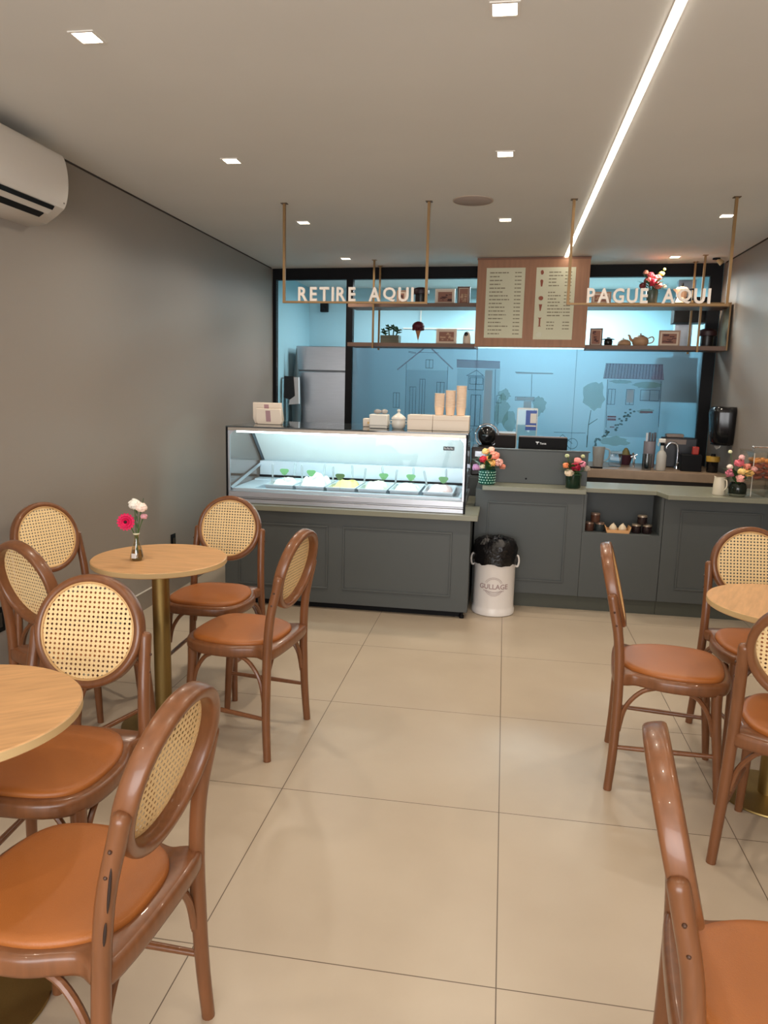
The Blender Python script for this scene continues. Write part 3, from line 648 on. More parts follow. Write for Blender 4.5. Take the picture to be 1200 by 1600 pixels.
t = thing('worktop', 'continuous olive-grey worktop stepping back above the niche', 'worktop', (0, 0, 0.815))
MB().rings([[(x, y, z) for x, y in [(0.625, 3.375), (1.312, 3.375), (1.318, 3.50), (1.785, 3.50), (1.822, 3.31), (XR-0.003, 3.31), (XR-0.003, 3.88), (0.625, 3.88)]] for z in (0.0005, 0.030)]).obj('top', MTOP, t, bevel=0.002)
t = thing('counter_screen', 'upright grey-green panel hiding the till, between two flower vases', 'screen', (0, 3.60, 0.845))
MB().b2(0.70, 1.335, 0, 0.022, 0.0005, 0.232).obj('panel', MGREEN, t, bevel=0.002)
MB().b2(0.69, 1.345, -0.006, 0.05, 0.232, 0.240).obj('cap', MGREEN, t, bevel=0.001)
MB().lathe([(0.0001, 0), (0.007, 0), (0.007, 0.004), (0.0001, 0.004)], n=12).obj('cable_hole', MBLACK, t, loc=(0.92, 0.0015, 0.035)).rotation_euler.x = PI/2

# ------------------------------------------------------------------ glass ice cream display
SX0, SX1, SY0, SY1, SZ = -1.075, 0.530, 3.06, 3.88, 0.6955
t = thing('ice_cream_display', 'lit glass ice cream display case on the grey-green counter', 'display case', (0, 0, SZ))
z0 = 0.0
m = MB().b2(SX0+0.012, SX1-0.012, SY0, SY1, 0.0, 0.030).b2(SX0+0.012, SX1-0.012, SY0+0.006, SY0+0.05, 0.030, 0.042).b2(SX0+0.012, SX1-0.012, SY0-0.006, SY0+0.05, 0.042, 0.080)
m.obj('base_profile', MALU, t, bevel=0.003)
MB().b2(SX0+0.012, SX1-0.012, SY0+0.05, SY1, 0.030, 0.060).obj('tray_floor', mat('bright_tray_metal', (206, 216, 224), 0.38, 0.35), t)
for x in (SX0, SX1-0.012): MB().b2(x, x+0.012, SY0-0.008, SY0+0.016, 0.0, 0.515).obj('corner_post', MBLACK, t)
for x, sg in ((SX0+0.012, 1), (SX1-0.012, -1)):
    m = MB().b2(x, x+sg*0.012, SY0-0.002, SY0+0.012, 0.080, 0.486)
    m.rings([[(x+sg*0.010, y, 0.486), (x+sg*0.045, y, 0.486), (x+sg*0.010, y, 0.450)] for y in (SY0, SY0+0.01)]).obj('side_trim', MALU, t)
MB().b2(SX0+0.012, SX1-0.012, SY0-0.006, SY0+0.03, 0.486, 0.508).obj('top_profile', mat('champagne_aluminium', (168, 158, 146), 0.35, 0.8), t, bevel=0.002)
MB().b2(SX0+0.024, SX1-0.024, SY0+0.002, SY0+0.008, 0.080, 0.486).obj('front_glass', MGLASS, t)
MB().b2(SX0, SX1, SY0-0.010, SY1, 0.508, 0.516).obj('top_glass', mat('smoked_glass', (52, 58, 60), 0.06, spec=0.8), t)
MTRAY = mat('bright_tray_metal', (206, 216, 224), 0.38, 0.35)
MINNER = mat('white_display_lining', (236, 242, 242), 0.4)
# lining: sloping rear panel, rear ledge, slot and the dark left reveal
m = MB().rings([[(x, 3.50, 0.486), (x, 3.52, 0.486), (x, 3.80, 0.225), (x, 3.78, 0.225)] for x in (SX0+0.03, SX1-0.02)])
m.obj('rear_panel', MINNER, t)
m = MB().b2(SX0+0.02, SX1-0.02, 3.70, 3.80, 0.118, 0.225); m.obj('rear_ledge', MTRAY, t)
MB().b2(SX0+0.02, SX1-0.02, 3.685, 3.70, 0.105, 0.121).obj('air_slot', MBLACK, t)
MB().b2(SX0+0.02, SX1-0.02, SY0+0.05, 3.155, 0.060, 0.094).b2(SX0+0.02, SX1-0.02, 3.575, 3.80, 0.060, 0.104).b2(SX0+0.012, SX0+0.165, 3.155, 3.575, 0.060, 0.094).b2(SX1-0.05, SX1-0.012, 3.155, 3.575, 0.060, 0.094).obj('pan_surround', MTRAY, t)
for x in (SX0+0.006, SX1-0.012):
    MB().rings([[(x+d, SY0+0.016, 0.08), (x+d, SY0+0.016, 0.486), (x+d, 3.49, 0.486), (x+d, 3.79, 0.215), (x+d, 3.79, 0.08)] for d in (0, 0.006)]).obj('end_glass', MGLASS, t)
    sg = 1 if x < 0 else -1
    MB().tube([(x+0.010*sg, 3.50, 0.480), (x+0.010*sg, 3.795, 0.215)], 0.014, 4).obj('slanted_strut', mat('strut_grey', (104, 110, 116), 0.35, 0.7), t)
    MB().tube([(x+0.012*sg, 3.79, 0.212), (x+0.012*sg, SY0+0.03, 0.092)], 0.013, 4).obj('end_sill', MALU, t)
MB().b2(SX0+0.06, SX1-0.06, SY0+0.032, SY0+0.046, 0.472, 0.484).obj('led_tube', emission('cool_led_tube', (226, 246, 250), 6.0), t)
area('display_lamp', (-0.27, SY0+0.10, SZ+0.470), 1.5, 7.4, (0.64, 0.95, 1.0), (0, 0.75, -1), 0.05)
m = MB().b2(0.375, 0.445, SY0-0.0005, SY0+0.0015, 0.405, 0.430); o = m.obj('maker_plate', mat('plate_grey', (70, 82, 92), 0.4), t)
m = MB()
for k in range(3): m.b2(0.381+k*0.020, 0.397+k*0.020, SY0-0.0012, SY0-0.0004, 0.414, 0.418).b2(0.381+k*0.020, 0.385+k*0.020, SY0-0.0012, SY0-0.0004, 0.414, 0.425)
m.obj('plate_marks', mat('plate_marks', (206, 214, 220), 0.4), o)
DZ = SZ + 0.060
def make_pan():
    t = thing('ice_cream_pan', 'x', 'pan')
    W_, L_, H_ = 0.098, 0.195, 0.060
    ro = lambda k, z: [(sx*(W_*k), sy*(L_*k), z) for sx, sy in ((-1, -1), (1, -1), (1, 1), (-1, 1))]
    MB().rings([ro(0.93, 0.0005), ro(0.99, H_-0.004), ro(1.05, H_-0.004), ro(1.05, H_), ro(0.96, H_), ro(0.90, 0.004)]).obj('tray', MTRAY, t, angle=20)
    return t
pan0 = make_pan()
GX = [-0.745, -0.530, -0.315, -0.100, 0.115, 0.340]
GCOL = [((240, 238, 226), 'white', 0.070), ((246, 244, 234), 'high white', 0.115), ((248, 226, 140), 'yellow', 0.075), ((226, 232, 200), 'white and pale green', 0.075), ((240, 240, 230), 'flat white', 0.068), ((238, 206, 204), 'pink rippled', 0.070)]
ORD = ['leftmost steel pan in the display case', 'steel pan under the tallest white mound', 'steel pan holding the yellow ice cream', 'steel pan holding the pale green ice cream', 'steel pan between the pale green and the pink ice cream', 'rightmost steel pan in the display case, with the pink ice cream']
TAGX = [(-0.745+0.0, 3.33), (-0.530-0.02, 3.32), (-0.315+0.0, 3.18), (-0.100+0.06, 3.31), (0.115+0.03, 3.32), (0.340+0.03, 3.26)]
random.seed(11)
for i, x in enumerate(GX):
    if i == 0: pan0.location = (x, 3.365, DZ); tag(pan0, ORD[0], None, 'ice cream pans')
    else: dup(pan0, (x, 3.365, DZ), 0, ORD[i])
    rgb, w, h = GCOL[i]
    NX, NY = 14, 24; mb = MB(); g = []
    for a in range(NX+1):
        row = []
        for b in range(NY+1):
            u, v = a/NX*2-1, b/NY*2-1
            e = (1-abs(u)**4)*(1-abs(v)**4)
            zz = 0.040 + h*e*(0.75+0.25*math.sin(3.1*u+2.3*v*3+i*1.7)) * (1-0.18*v) + random.uniform(-.004, .004)*e
            row.append(mb.bm.verts.new((u*0.0895, v*0.180, zz)))
        g.append(row)
    for a in range(NX):
        for b in range(NY): mb.bm.faces.new((g[a][b], g[a+1][b], g[a+1][b+1], g[a][b+1]))
    o = mb.obj('ice_cream', mat('ice_cream_%d' % i, rgb, 0.5, noise=(14, 0.10, (1, 1, 1))), None, (x, 3.365, DZ-0.022), angle=80)
    tag(o, '%s ice cream heaped in a pan of the display case' % w, 'ice cream', 'ice cream flavours')
    # tag on a stick and two clear spatulas per pan
    tx, ty = TAGX[i]
    s = thing('flavour_sign', '%s, in the %s ice cream' % ('small green clover shaped flavour sign', w), 'sign', (tx, ty-0.03, DZ+0.045), 0, 'green flavour signs')
    MB().cyl((0, 0, 0), (0, 0, 0.085), 0.0022, None, 8).obj('stick', MACRYL, s)
    m = MB()
    outl = [(0.030*math.cos(2*PI*k/36)*(1+0.16*math.cos(2*PI*k/36*3-PI/2)), 0.022*math.sin(2*PI*k/36)*(1+0.16*math.cos(2*PI*k/36*3-PI/2))) for k in range(36)]
    m.rings([[(px, y, 0.092+pz) for px, pz in outl] for y in (-0.0015, 0.0015)]).obj('plate', mat('sign_green', (106, 156, 104), 0.4), s)
    for q, (dx, dy) in enumerate(((-0.075, -0.10), (0.035, 0.05))):
        s = thing('spatula', '%s in the %s ice cream' % (('clear upright spatula at the front', 'clear upright spatula at the back')[q], w), 'spatula', (x+dx, 3.365+dy, DZ+0.055), 0, 'clear spatulas')
        s.rotation_euler = (0.0, math.radians(random.uniform(-6, 6)) if (i, q) != (5, 0) else math.radians(-13), 0)
        MB().prism([(-0.010, -0.003), (0.010, -0.003), (0.010, 0.003), (-0.010, 0.003)], 0.0, 0.045).obj('blade', MACRYL, s)
        MB().rings([[(0.0065*k*math.cos(2*PI*j/10), 0.004*k*math.sin(2*PI*j/10), z) for j in range(10)] for z, k in ((0.045, 0.8), (0.06, 1), (0.125, 1.1), (0.135, 0.6))]).obj('handle', mat('clear_handle', (214, 226, 230), 0.15, trans=0.6), s)

# things on top of the display case
TZ = SZ + 0.516
def card_box(x, y, wd, ht, dp, label, lean):
    t = thing('card_packet', label, 'packet', (x, y, TZ), math.radians(-4), 'cream card packets')
    oo = [(-wd/2+0.012, 0.0), (wd/2-0.012, 0.0), (wd/2, ht*0.22), (wd/2-0.008, ht), (-wd/2+0.008, ht), (-wd/2, ht*0.22)]
    MB().rings([[(px+lean*(pz/ht), yy, pz+0.0005) for px, pz in oo] for yy in (-dp/2, dp/2)]).obj('box', MKRAFT, t, bevel=0.003)
    MB().rings([[(px+lean*(pz/ht), yy, pz) for px, pz in ((-0.02, 0.02), (0.015, 0.02), (0.015, ht-0.012), (-0.02, ht-0.012))] for yy in (-dp/2-0.0012, -dp/2-0.0002)]).obj('printed_band', mat('mauve_print', (176, 140, 146), 0.6), t)
card_box(-0.905, 3.45, 0.225, 0.148, 0.030, 'larger rear cream packet with a mauve band on the left end of the display', -0.012)
card_box(-0.872, 3.370, 0.196, 0.108, 0.030, 'smaller front cream packet with a mauve band on the left end of the display', -0.008)
t = thing('white_box', 'white lidded box holding a coil of plastic bags on the display top', 'box', (-0.092, 3.36, TZ))
MB().b2(-0.062, 0.062, -0.05, 0.05, 0.0005, 0.094).obj('box_body', MWHITEMATT, t, bevel=0.006)
MB().b2(-0.066, 0.066, -0.054, 0.054, 0.0205, 0.024).obj('seam', mat('seam_grey', (180, 176, 170), 0.6), t)
t = thing('plastic_bag', 'crumpled translucent plastic bag on top of the white box', 'bag', (-0.085, 3.36, TZ+0.0945))
m = MB()
random.seed(4)
for k in range(5): m.sph((random.uniform(-.03, .03), random.uniform(-.02, .02), 0.018), 0.022, (1.1, .9, random.uniform(.6, .8)), 10, 6)
m.obj('bag', mat('bag_film', (206, 198, 192), 0.25, trans=0.4), t)
t = thing('sugar_jar', 'white lidded sugar jar with a knob, beside the white box', 'jar', (0.040, 3.36, TZ))
MB().lathe([(0.0001, 0.0005), (0.034, 0.0005), (0.044, 0.012), (0.046, 0.045), (0.042, 0.066), (0.0001, 0.066)], n=28).obj('body', MWHITE, t)
MB().lathe([(0.050, 0.066), (0.050, 0.071), (0.040, 0.084), (0.018, 0.100), (0.010, 0.104), (0.007, 0.112), (0.012, 0.122), (0.009, 0.130), (0.0001, 0.132)], n=28).obj('lid', MWHITE, t)
for s in (-1, 1): MB().tube([(s*0.043, 0, 0.056), (s*0.062, 0, 0.052), (s*0.060, 0, 0.036), (s*0.044, 0, 0.032)], 0.004, 8).obj('handle', MWHITE, t)
t = thing('napkin_holder', 'low cream napkin holder half hidden behind the white box', 'napkin holder', (-0.185, 3.52, TZ))
MB().b2(-0.045, 0.045, -0.04, 0.04, 0.0005, 0.058).obj('holder', MKRAFT, t, bevel=0.004); MB().b2(-0.012, 0.020, -0.0425, -0.0405, 0.02, 0.036).obj('slot', mat('amber_slot', (232, 196, 130), 0.4), t)
for x, wd, lb in ((0.195, 0.168, 'smaller left cream cardboard box on the display top'), (0.400, 0.238, 'wider right cream cardboard box carrying the paper cups')):
    t = thing('cardboard_box', lb, 'box', (x, 3.36, TZ))
    MB().b2(-wd/2, wd/2, -0.085, 0.085, 0.0005, 0.100).obj('carton', MKRAFT, t, bevel=0.002)
    MB().b2(-wd/2, wd/2, -0.0862, -0.0852, 0.070, 0.0715).obj('lid_edge', mat('card_dark_line', (196, 170, 142), 0.7), t)  # thin line darker than the card, across the carton front
    MB().b2(-0.003, 0.003, -0.085, 0.085, 0.1000, 0.1008).obj('tape_seam', mat('card_dark_line', ()), t)
cup0 = thing('paper_cup', 'x', 'cup')
MB().lathe([(0.0001, 0.001), (0.0265, 0.0005), (0.0325, 0.056), (0.0335, 0.057), (0.0335, 0.060), (0.0312, 0.060), (0.025, 0.004), (0.0001, 0.004)], n=22).obj('wall', MCUP, cup0)
MB().lathe([(0.0326, 0.0565), (0.0352, 0.0575), (0.0352, 0.0605), (0.0326, 0.0610)], n=22, caps=False).obj('rim', MCUPW, cup0)
first = True
for sx, sy, n, lb in ((0.316, 3.345, 9, 'paper cup in the lowest stack, at the left on the cardboard box'), (0.388, 3.355, 11, 'paper cup in the middle stack on the cardboard box'), (0.460, 3.345, 14, 'paper cup in the tallest stack, at the right on the cardboard box')):
    for k in range(n):
        P = (sx, sy, TZ+0.1010+0.0105*k)
        g = lb.replace('paper cup', 'paper cups')
        if first: cup0.location = P; tag(cup0, lb, None, g); first = False
        else: dup(cup0, P, 0, lb, g)

# coffee grinder behind the display, monitor, boxes
t = thing('equipment_cabinet', 'low dark cabinet under the coffee machine, behind the display counter', 'cabinet', (0.64, 4.09, 0))
MB().b2(-0.20, 0.22, -0.12, 0.34, 0.05, 0.845).obj('cabinet_body', MGREEN, t, bevel=0.002); MB().b2(-0.19, 0.21, -0.135, -0.12, 0.08, 0.83).obj('door', MGREEN, t, bevel=0.002); MB().b2(-0.18, 0.20, -0.10, 0.32, 0.0, 0.05).obj('plinth', MBLACK, t)
t = thing('coffee_grinder', 'black coffee machine with a shiny round dome behind the display', 'coffee machine', (0.645, 4.08, 0))
MB().b2(-0.13, 0.16, -0.10, 0.25, 0.846, 1.06).obj('body', mat('dark_brown_machine', (44, 36, 34), 0.35), t, bevel=0.01)
MB().sph((-0.02, -0.02, 1.145), 0.078, (0.95, 1, 1), 24, 16).obj('dome', MBLACKGLOSS, t)
MB().tube([(-0.02+0.088*math.cos(a*PI/12), -0.03, 1.145+0.088*math.sin(a*PI/12)) for a in range(24)], 0.006, 8, False, 1.0, True).obj('ring', MCHROME, t)
MB().lathe([(0.07, 1.0595), (0.055, 1.075)], (-0.02, -0.02, 0), 24).obj('collar', MBLACK, t)
MB().b2(-0.10, 0.12, -0.112, -0.10, 0.99, 1.03).obj('control_strip', MSTEEL, t)
MB().b2(-0.03, 0.20, 0.02, 0.30, 1.0605, 1.165).obj('hopper', mat('taupe_plastic', (120, 104, 92), 0.4), t, bevel=0.006)
MB().b2(-0.11, 0.14, -0.118, -0.10, 0.90, 0.93).obj('drip_tray', MCHROME, t)
t = thing('back_bench', 'stone-fronted rear sink bench along the glazed partition', 'bench', bk(0.5, 4.66, 0), TH)
MB().rings([[(x, y, z) for x, y in [(-0.02, 0), (2.012, 0), (1.962, 0.70), (-0.02, 0.70)]] for z in (0.800, 0.872)]).obj('bench_top', mat('beige_stone', (150, 128, 106), 0.4, noise=(12, 0.12, (1, 1, 1))), t, bevel=0.003)
MB().b2(0.0, 1.955, 0.06, 0.68, 0.0, 0.7995).obj('bench_base', mat('bench_base', (66, 58, 52), 0.5), t)
t = thing('till_monitor', 'black till monitor back with small white logo, above the screen panel', 'monitor', (1.03, 3.76, WT))
MB().b2(-0.172, 0.172, 0.0, 0.03, 0.12, 0.318).obj('rear_shell', mat('monitor_black', (8, 7, 9), 0.6, 0.0, 0.2), t, bevel=0.006)
MB().b2(-0.168, 0.168, 0.0, 0.035, 0.314, 0.324).obj('top_edge', mat('monitor_edge', (112, 100, 96), 0.4), t, bevel=0.002)
MB().b2(-0.03, 0.03, 0.008, 0.026, 0.01, 0.125).obj('neck', MBLACK, t); MB().b2(-0.10, 0.10, -0.04, 0.08, 0.0005, 0.012).obj('foot', MBLACK, t, bevel=0.004)
mw = mat('logo_white', (230, 230, 232), 0.4)
m = MB(); m.rings([[(-0.052+px, y, 0.268+pz) for px, pz in ((0, 0.018), (0.026, 0.018), (0.022, 0.011), (0.017, 0.011), (0.013, -0.004), (0.009, 0.011), (0.004, 0.011))] for y in (-0.0016, -0.0004)]); m.obj('emblem', mw, t)
me = text_mesh('Tanca', 0.019, 0.001, 0.0003); MB().mesh(me, Matrix.Translation((-0.022, -0.001, 0.268)) @ UPRIGHT).obj('logo_lettering', mw, t)
t = thing('monitor_back', 'dark brown screen back left of the till monitor', 'monitor', (0.765, 3.80, WT))
MB().b2(-0.075, 0.072, 0.0, 0.03, 0.10, 0.322).obj('rear_shell', mat('brown_black', (22, 15, 15), 0.6, 0.0, 0.2), t, bevel=0.005); MB().b2(-0.02, 0.02, 0.005, 0.025, 0.01, 0.105).obj('neck', MBLACK, t); MB().b2(-0.06, 0.06, -0.02, 0.06, 0.0005, 0.011).obj('foot', MBLACK, t)
t = thing('card_stand', 'clear acrylic stand with a blue and white card behind the monitor', 'stand', bk(0.94, 4.76, 0.8725), TH)
MB().b2(-0.09, 0.09, -0.04, 0.06, 0.0, 0.006).obj('base', MACRYL, t)
for x in (-0.085, 0.079): MB().b2(x, x+0.006, 0.0, 0.006, 0.006, 0.47).obj('upright', MWHITE, t)
MB().b2(-0.079, 0.079, 0.001, 0.005, 0.20, 0.47).obj('panel', MACRYL, t)
MB().b2(-0.012, 0.078, -0.004, 0.000, 0.29, 0.455).obj('card', mat('card_blue', (52, 84, 168), 0.4), t)
MB().b2(0.026, 0.076, -0.0062, -0.0046, 0.35, 0.43).b2(-0.010, 0.076, -0.0062, -0.0046, 0.320, 0.332).obj('card_print', MWHITEMATT, t)
MB().b2(-0.079, 0.079, -0.001, 0.007, 0.462, 0.474).obj('top_bar', MWHITE, t)

# ------------------------------------------------------------------ waste bin
t = thing('waste_bin', 'white metal milk-churn style waste bin in front of the counter', 'bin', (0.735, 3.272, 0))
MB().lathe([(0.0001, 0.001), (0.137, 0.001), (0.143, 0.006), (0.143, 0.036), (0.138, 0.044), (0.137, 0.06), (0.137, 0.350), (0.140, 0.356), (0.140, 0.366), (0.136, 0.372), (0.133, 0.405), (0.128, 0.405), (0.128, 0.02), (0.0001, 0.02)], n=48).obj('drum', mat('white_enamel', (226, 221, 218), 0.3), t)
for s in (-1, 1):
    MB().tube(smooth3([(s*0.134, -0.03, 0.335), (s*0.150, -0.03, 0.330), (s*0.158, -0.03, 0.365), (s*0.150, -0.03, 0.402), (s*0.132, -0.03, 0.400)], 5), 0.006, 8).obj('handle', mat('white_enamel', ()), t)
mg = mat('bin_print', (160, 138, 138), 0.5)
def wrap(me, zc, r, xc=0.0):
    for v in me.vertices:
        a = (v.co.x-xc)/r; d = v.co.z; z = v.co.y
        v.co = (r*math.sin(a)+d*math.sin(a), -(r*math.cos(a))-d*math.cos(a), zc+z)
    return me
me = text_mesh('GULLAGE', 0.046, 0.0016, 0.0008); x0, x1, y0, y1 = mesh_bounds(me); wrap(me, 0.190, 0.1375, (x0+x1)/2)
pl = MB().mesh(me); 
for R0, top in ((0.062, True), (0.053, True), (0.062, False), (0.053, False)):
    P = []
    for k in range(13):
        a = math.radians(25+130*k/12) * (1 if top else -1); x, z = R0*math.cos(a), 0.206+R0*math.sin(a)
        P.append((0.1382*math.sin(x/0.1375), -0.1382*math.cos(x/0.1375), z))
    pl.tube(P, 0.0011, 6)
for zz in (0.182, 0.176):
    P = [(0.1382*math.sin(x/0.1375), -0.1382*math.cos(x/0.1375), zz-0.012*(1-abs(x)/0.07)) for x in [k*0.0117-0.07 for k in range(13)]]
    pl.tube(P, 0.0009, 6)
pl.obj('printed_emblem', mg, t)
random.seed(21)
R = []
for z, r in ((0.345, 0.1425), (0.372, 0.148), (0.405, 0.146), (0.445, 0.147), (0.480, 0.138), (0.503, 0.118), (0.512, 0.090), (0.500, 0.070), (0.46, 0.062), (0.40, 0.05)):
    R.append([(max(r*(1+0.035*math.sin(k*1.9+z*60)+random.uniform(-.03, .03)), 0.1415 if z < 0.41 else 0)*math.cos(2*PI*k/40), max(r*(1+0.035*math.sin(k*1.9+z*60)+random.uniform(-.03, .03)), 0.1415 if z < 0.41 else 0)*math.sin(2*PI*k/40), z+(random.uniform(-.008, .008) if z > 0.36 else random.uniform(-.004, .012))) for k in range(40)])
o = MB().rings(R, False).obj('bin_liner', mat('black_bag', (16, 15, 17), 0.22, bump=(60, 0.5)), None, (0.735, 3.272, 0), angle=25); tag(o, 'crumpled black bin bag folded over the white waste bin', 'bin bag')

# ------------------------------------------------------------------ niche jars
NZ = 0.5535
def jar(x, y, z, rgb, lidc, label, h=0.062, r=0.031):
    t = thing('preserve_jar', label, 'jar', (x, y, z), 0, 'jars in the counter niche')
    MB().lathe([(0.0001, 0.0005), (r-0.003, 0.0005), (r, 0.005), (r, h*0.72), (r-0.003, h*0.78), (0.0001, h*0.78)], n=24).obj('glass_body', mat('jar_%d_%d_%d' % rgb, rgb, 0.15), t)
    MB().lathe([(r-0.001, h*0.78), (r, h*0.79), (r, h*0.97), (r-0.003, h), (0.0001, h)], n=24).obj('lid', mat('lid_%d_%d_%d' % lidc, lidc, 0.3, 0.7), t)
B1, B2, L1, L2 = (78, 50, 40), (48, 56, 58), (150, 126, 112), (170, 156, 138)
jar(1.362, 3.50, NZ, B1, L1, 'brown jar at the bottom left of the counter niche'); jar(1.430, 3.50, NZ, B2, L1, 'grey-black jar beside the wooden tray, left in the niche'); jar(1.398, 3.50, NZ+0.062, B1, L1, 'brown jar on top of the left stack in the niche')
D1 = (36, 24, 26)
jar(1.672, 3.50, NZ, D1, L2, 'dark jar just right of the wooden tray in the niche'); jar(1.740, 3.495, NZ, D1, L2, 'dark jar at the right end of the niche'); jar(1.706, 3.50, NZ+0.062, D1, L2, 'dark jar on top of the right stack in the niche')
t = thing('wooden_tray', 'small light wooden tray in the counter niche', 'tray', (1.545, 3.485, NZ))
m = MB().b2(-0.072, 0.072, -0.04, 0.06, 0.0005, 0.008).b2(-0.072, 0.072, -0.044, -0.036, 0.0005, 0.020).b2(-0.072, 0.072, 0.056, 0.064, 0.0005, 0.020)
m.obj('tray_base', mat('light_tray_wood', (206, 156, 104), 0.5), t)
for s in (-1, 1): MB().box((s*0.076, 0.01, 0.022), (0.006, 0.10, 0.046), rot=Matrix.Rotation(s*0.3, 4, 'Y')).obj('tray_end', mat('light_tray_wood', ()), t)
for x, lb in ((1.518, 'left cream pear-shaped pot in the wooden tray'), (1.580, 'right cream pear-shaped pot in the wooden tray')):
    t = thing('ceramic_pot', lb, 'pot', (x, 3.495, NZ+0.008), 0, 'cream pots in the wooden tray')
    MB().lathe([(0.0001, 0.0005), (0.020, 0.0005), (0.027, 0.010), (0.027, 0.020), (0.020, 0.034), (0.010, 0.045), (0.004, 0.049), (0.0001, 0.050)], n=24).obj('body', mat('cream_ceramic', (206, 190, 164), 0.4), t)
    MB().sph((0.002, 0.0, 0.051), 0.004, n=8, m=6).obj('knob', mat('cream_ceramic', ()), t)

# ------------------------------------------------------------------ things on the right counter
t = thing('milk_jug', 'small white ceramic milk jug left of the dark round vase', 'jug', (2.160, 3.44, WT), 2.2)
MB().lathe([(0.0001, 0.0005), (0.036, 0.0005), (0.040, 0.006), (0.038, 0.06), (0.033, 0.115), (0.030, 0.115), (0.034, 0.01), (0.0001, 0.006)], n=28).obj('body', mat('jug_white', (214, 204, 184), 0.4), t)
MB().tube(smooth3([(-0.033, 0, 0.105), (-0.052, 0, 0.10), (-0.056, 0, 0.06), (-0.037, 0, 0.035)], 5), 0.005, 8).obj('handle', mat('jug_white', ()), t)
MB().rings([[(0.030, -0.014, 0.112), (0.030, 0.014, 0.112), (0.034, 0, 0.085)], [(0.046, -0.001, 0.122), (0.046, 0.001, 0.122), (0.044, 0, 0.118)]]).obj('spout', mat('jug_white', ()), t)
t = thing('acrylic_box', 'clear acrylic bread box with chrome handle at the right edge of the counter', 'box', (2.435, 3.56, WT))
a, b2_, h, w = 0.090, 0.15, 0.285, 0.004
MB().b2(-a, a, -b2_, -b2_+w, 0.0005, h).obj('front_wall', MACRYL, t); MB().b2(-a, a, b2_-w, b2_, 0.0005, h).obj('back_wall', MACRYL, t)
MB().b2(-a, -a+w, -b2_+w, b2_-w, 0.0005, h).obj('side_wall', MACRYL, t); MB().b2(a-w, a, -b2_+w, b2_-w, 0.0005, h).obj('side_wall', MACRYL, t)
MB().b2(-a-0.004, a+0.003, -b2_-0.004, b2_+0.004, h, h+0.006).obj('lid', MACRYL, t)
mb = MB().tube([(-0.055, -0.02, h+0.006), (-0.055, -0.02, h+0.030), (0.055, -0.02, h+0.030), (0.055, -0.02, h+0.006)], 0.005, 8); mb.sph((-0.055, -0.02, h+0.03), 0.010); mb.sph((0.055, -0.02, h+0.03), 0.010); mb.obj('handle', MCHROME, t)
MB().b2(-a+w, a-w, -b2_+w, b2_-w, 0.108, 0.112).obj('shelf', MACRYL, t)
MB().b2(-0.002, 0.002, -b2_+w, b2_-w, 0.0005, 0.108).obj('divider', MACRYL, t)
for x in (-a, a-0.005): MB().b2(x, x+0.005, -b2_-0.001, -b2_+0.004, 0.0005, h).obj('edge', mat('acrylic_edge', (206, 198, 186), 0.2), t)
random.seed(5)
k = 0
for lv in range(4):
    for xx, yy in ((-0.04, -0.08), (0.04, -0.08), (-0.03, 0.03), (0.045, 0.03)):
        z = WT+0.1125+0.035*lv
        top = lv == 3
        o = thing('pretzel', ('golden twisted pastry on top of the pile in the acrylic box' if top else 'reddish brown twisted pastry in the pile inside the acrylic box'), 'pastry', (2.435+xx, 3.56+yy, z), random.uniform(0, 3), 'golden pastries in the acrylic box' if top else 'brown pastries in the acrylic box')
        c_ = (224, 150, 70) if top else (158, 76, 44)
        MB().tube([(0.026*math.cos(2*PI*q/20), 0.026*math.sin(2*PI*q/20), 0.012+0.004*math.sin(4*PI*q/20)) for q in range(20)], [0.0105+0.0025*math.sin(q*1.9) for q in range(20)], 8, False, 1, True).obj('dough', mat('pastry_%d' % c_[0], c_, 0.45, noise=(30, .2, (1, 1, 1))), o)

t = thing('towel_dispenser', 'black paper towel dispenser on the right wall', 'dispenser', (XR, 4.60, 1.105))
oo = catmull([(-0.001, -0.10), (-0.09, -0.11), (-0.155, -0.085), (-0.175, 0.0), (-0.155, 0.085), (-0.09, 0.11), (-0.001, 0.10)], 4)
oo = [(min(x, -0.001), y) for x, y in oo]
MB().rings([[(x*k, y*k, z) for x, y in oo] for z, k in ((0.0, 0.72), (0.02, 0.84), (0.10, 0.92), (0.25, 1.0), (0.285, 0.97), (0.298, 0.86))]).obj('housing', MBLACKGLOSS, t, angle=60)
MB().b2(-0.13, -0.02, -0.08, 0.08, -0.004, 0.006).obj('outlet', MBLACK, t)
MB().rings([[(-0.110+0.02*abs(y)/0.08, y, -0.004), (-0.103+0.02*abs(y)/0.08, y, -0.004), (-0.095, y, -0.04+0.02*abs(y)/0.08), (-0.101, y, -0.04+0.02*abs(y)/0.08)] for y in (-0.07, -0.035, 0, 0.035, 0.07)]).obj('towel', MWHITEMATT, t)
t = thing('switch_strip', 'white vertical switch plates between the glazing and the dispenser', 'switch', (XR, 5.02, 1.10))
MB().b2(-0.012, 0, -0.10, 0.10, 0.0, 0.145).obj('plate', MWHITE, t, bevel=0.003); MB().b2(-0.012, 0, -0.10, 0.10, 0.150, 0.295).obj('plate', MWHITE, t, bevel=0.003)
t = thing('corner_lamp', 'tiny spotlight at the top right corner by the ceiling', 'lamp', (2.40, 5.02, CEIL))
MB().lathe([(0.03, 0.0), (0.03, -0.012), (0.0001, -0.012)], n=18).obj('canopy', MBLACK, t); MB().cyl((0.01, 0, -0.012), (0.045, -0.01, -0.045), 0.018, 0.024).obj('head', mat('lamp_gold', (196, 170, 130), 0.3, 0.6), t)

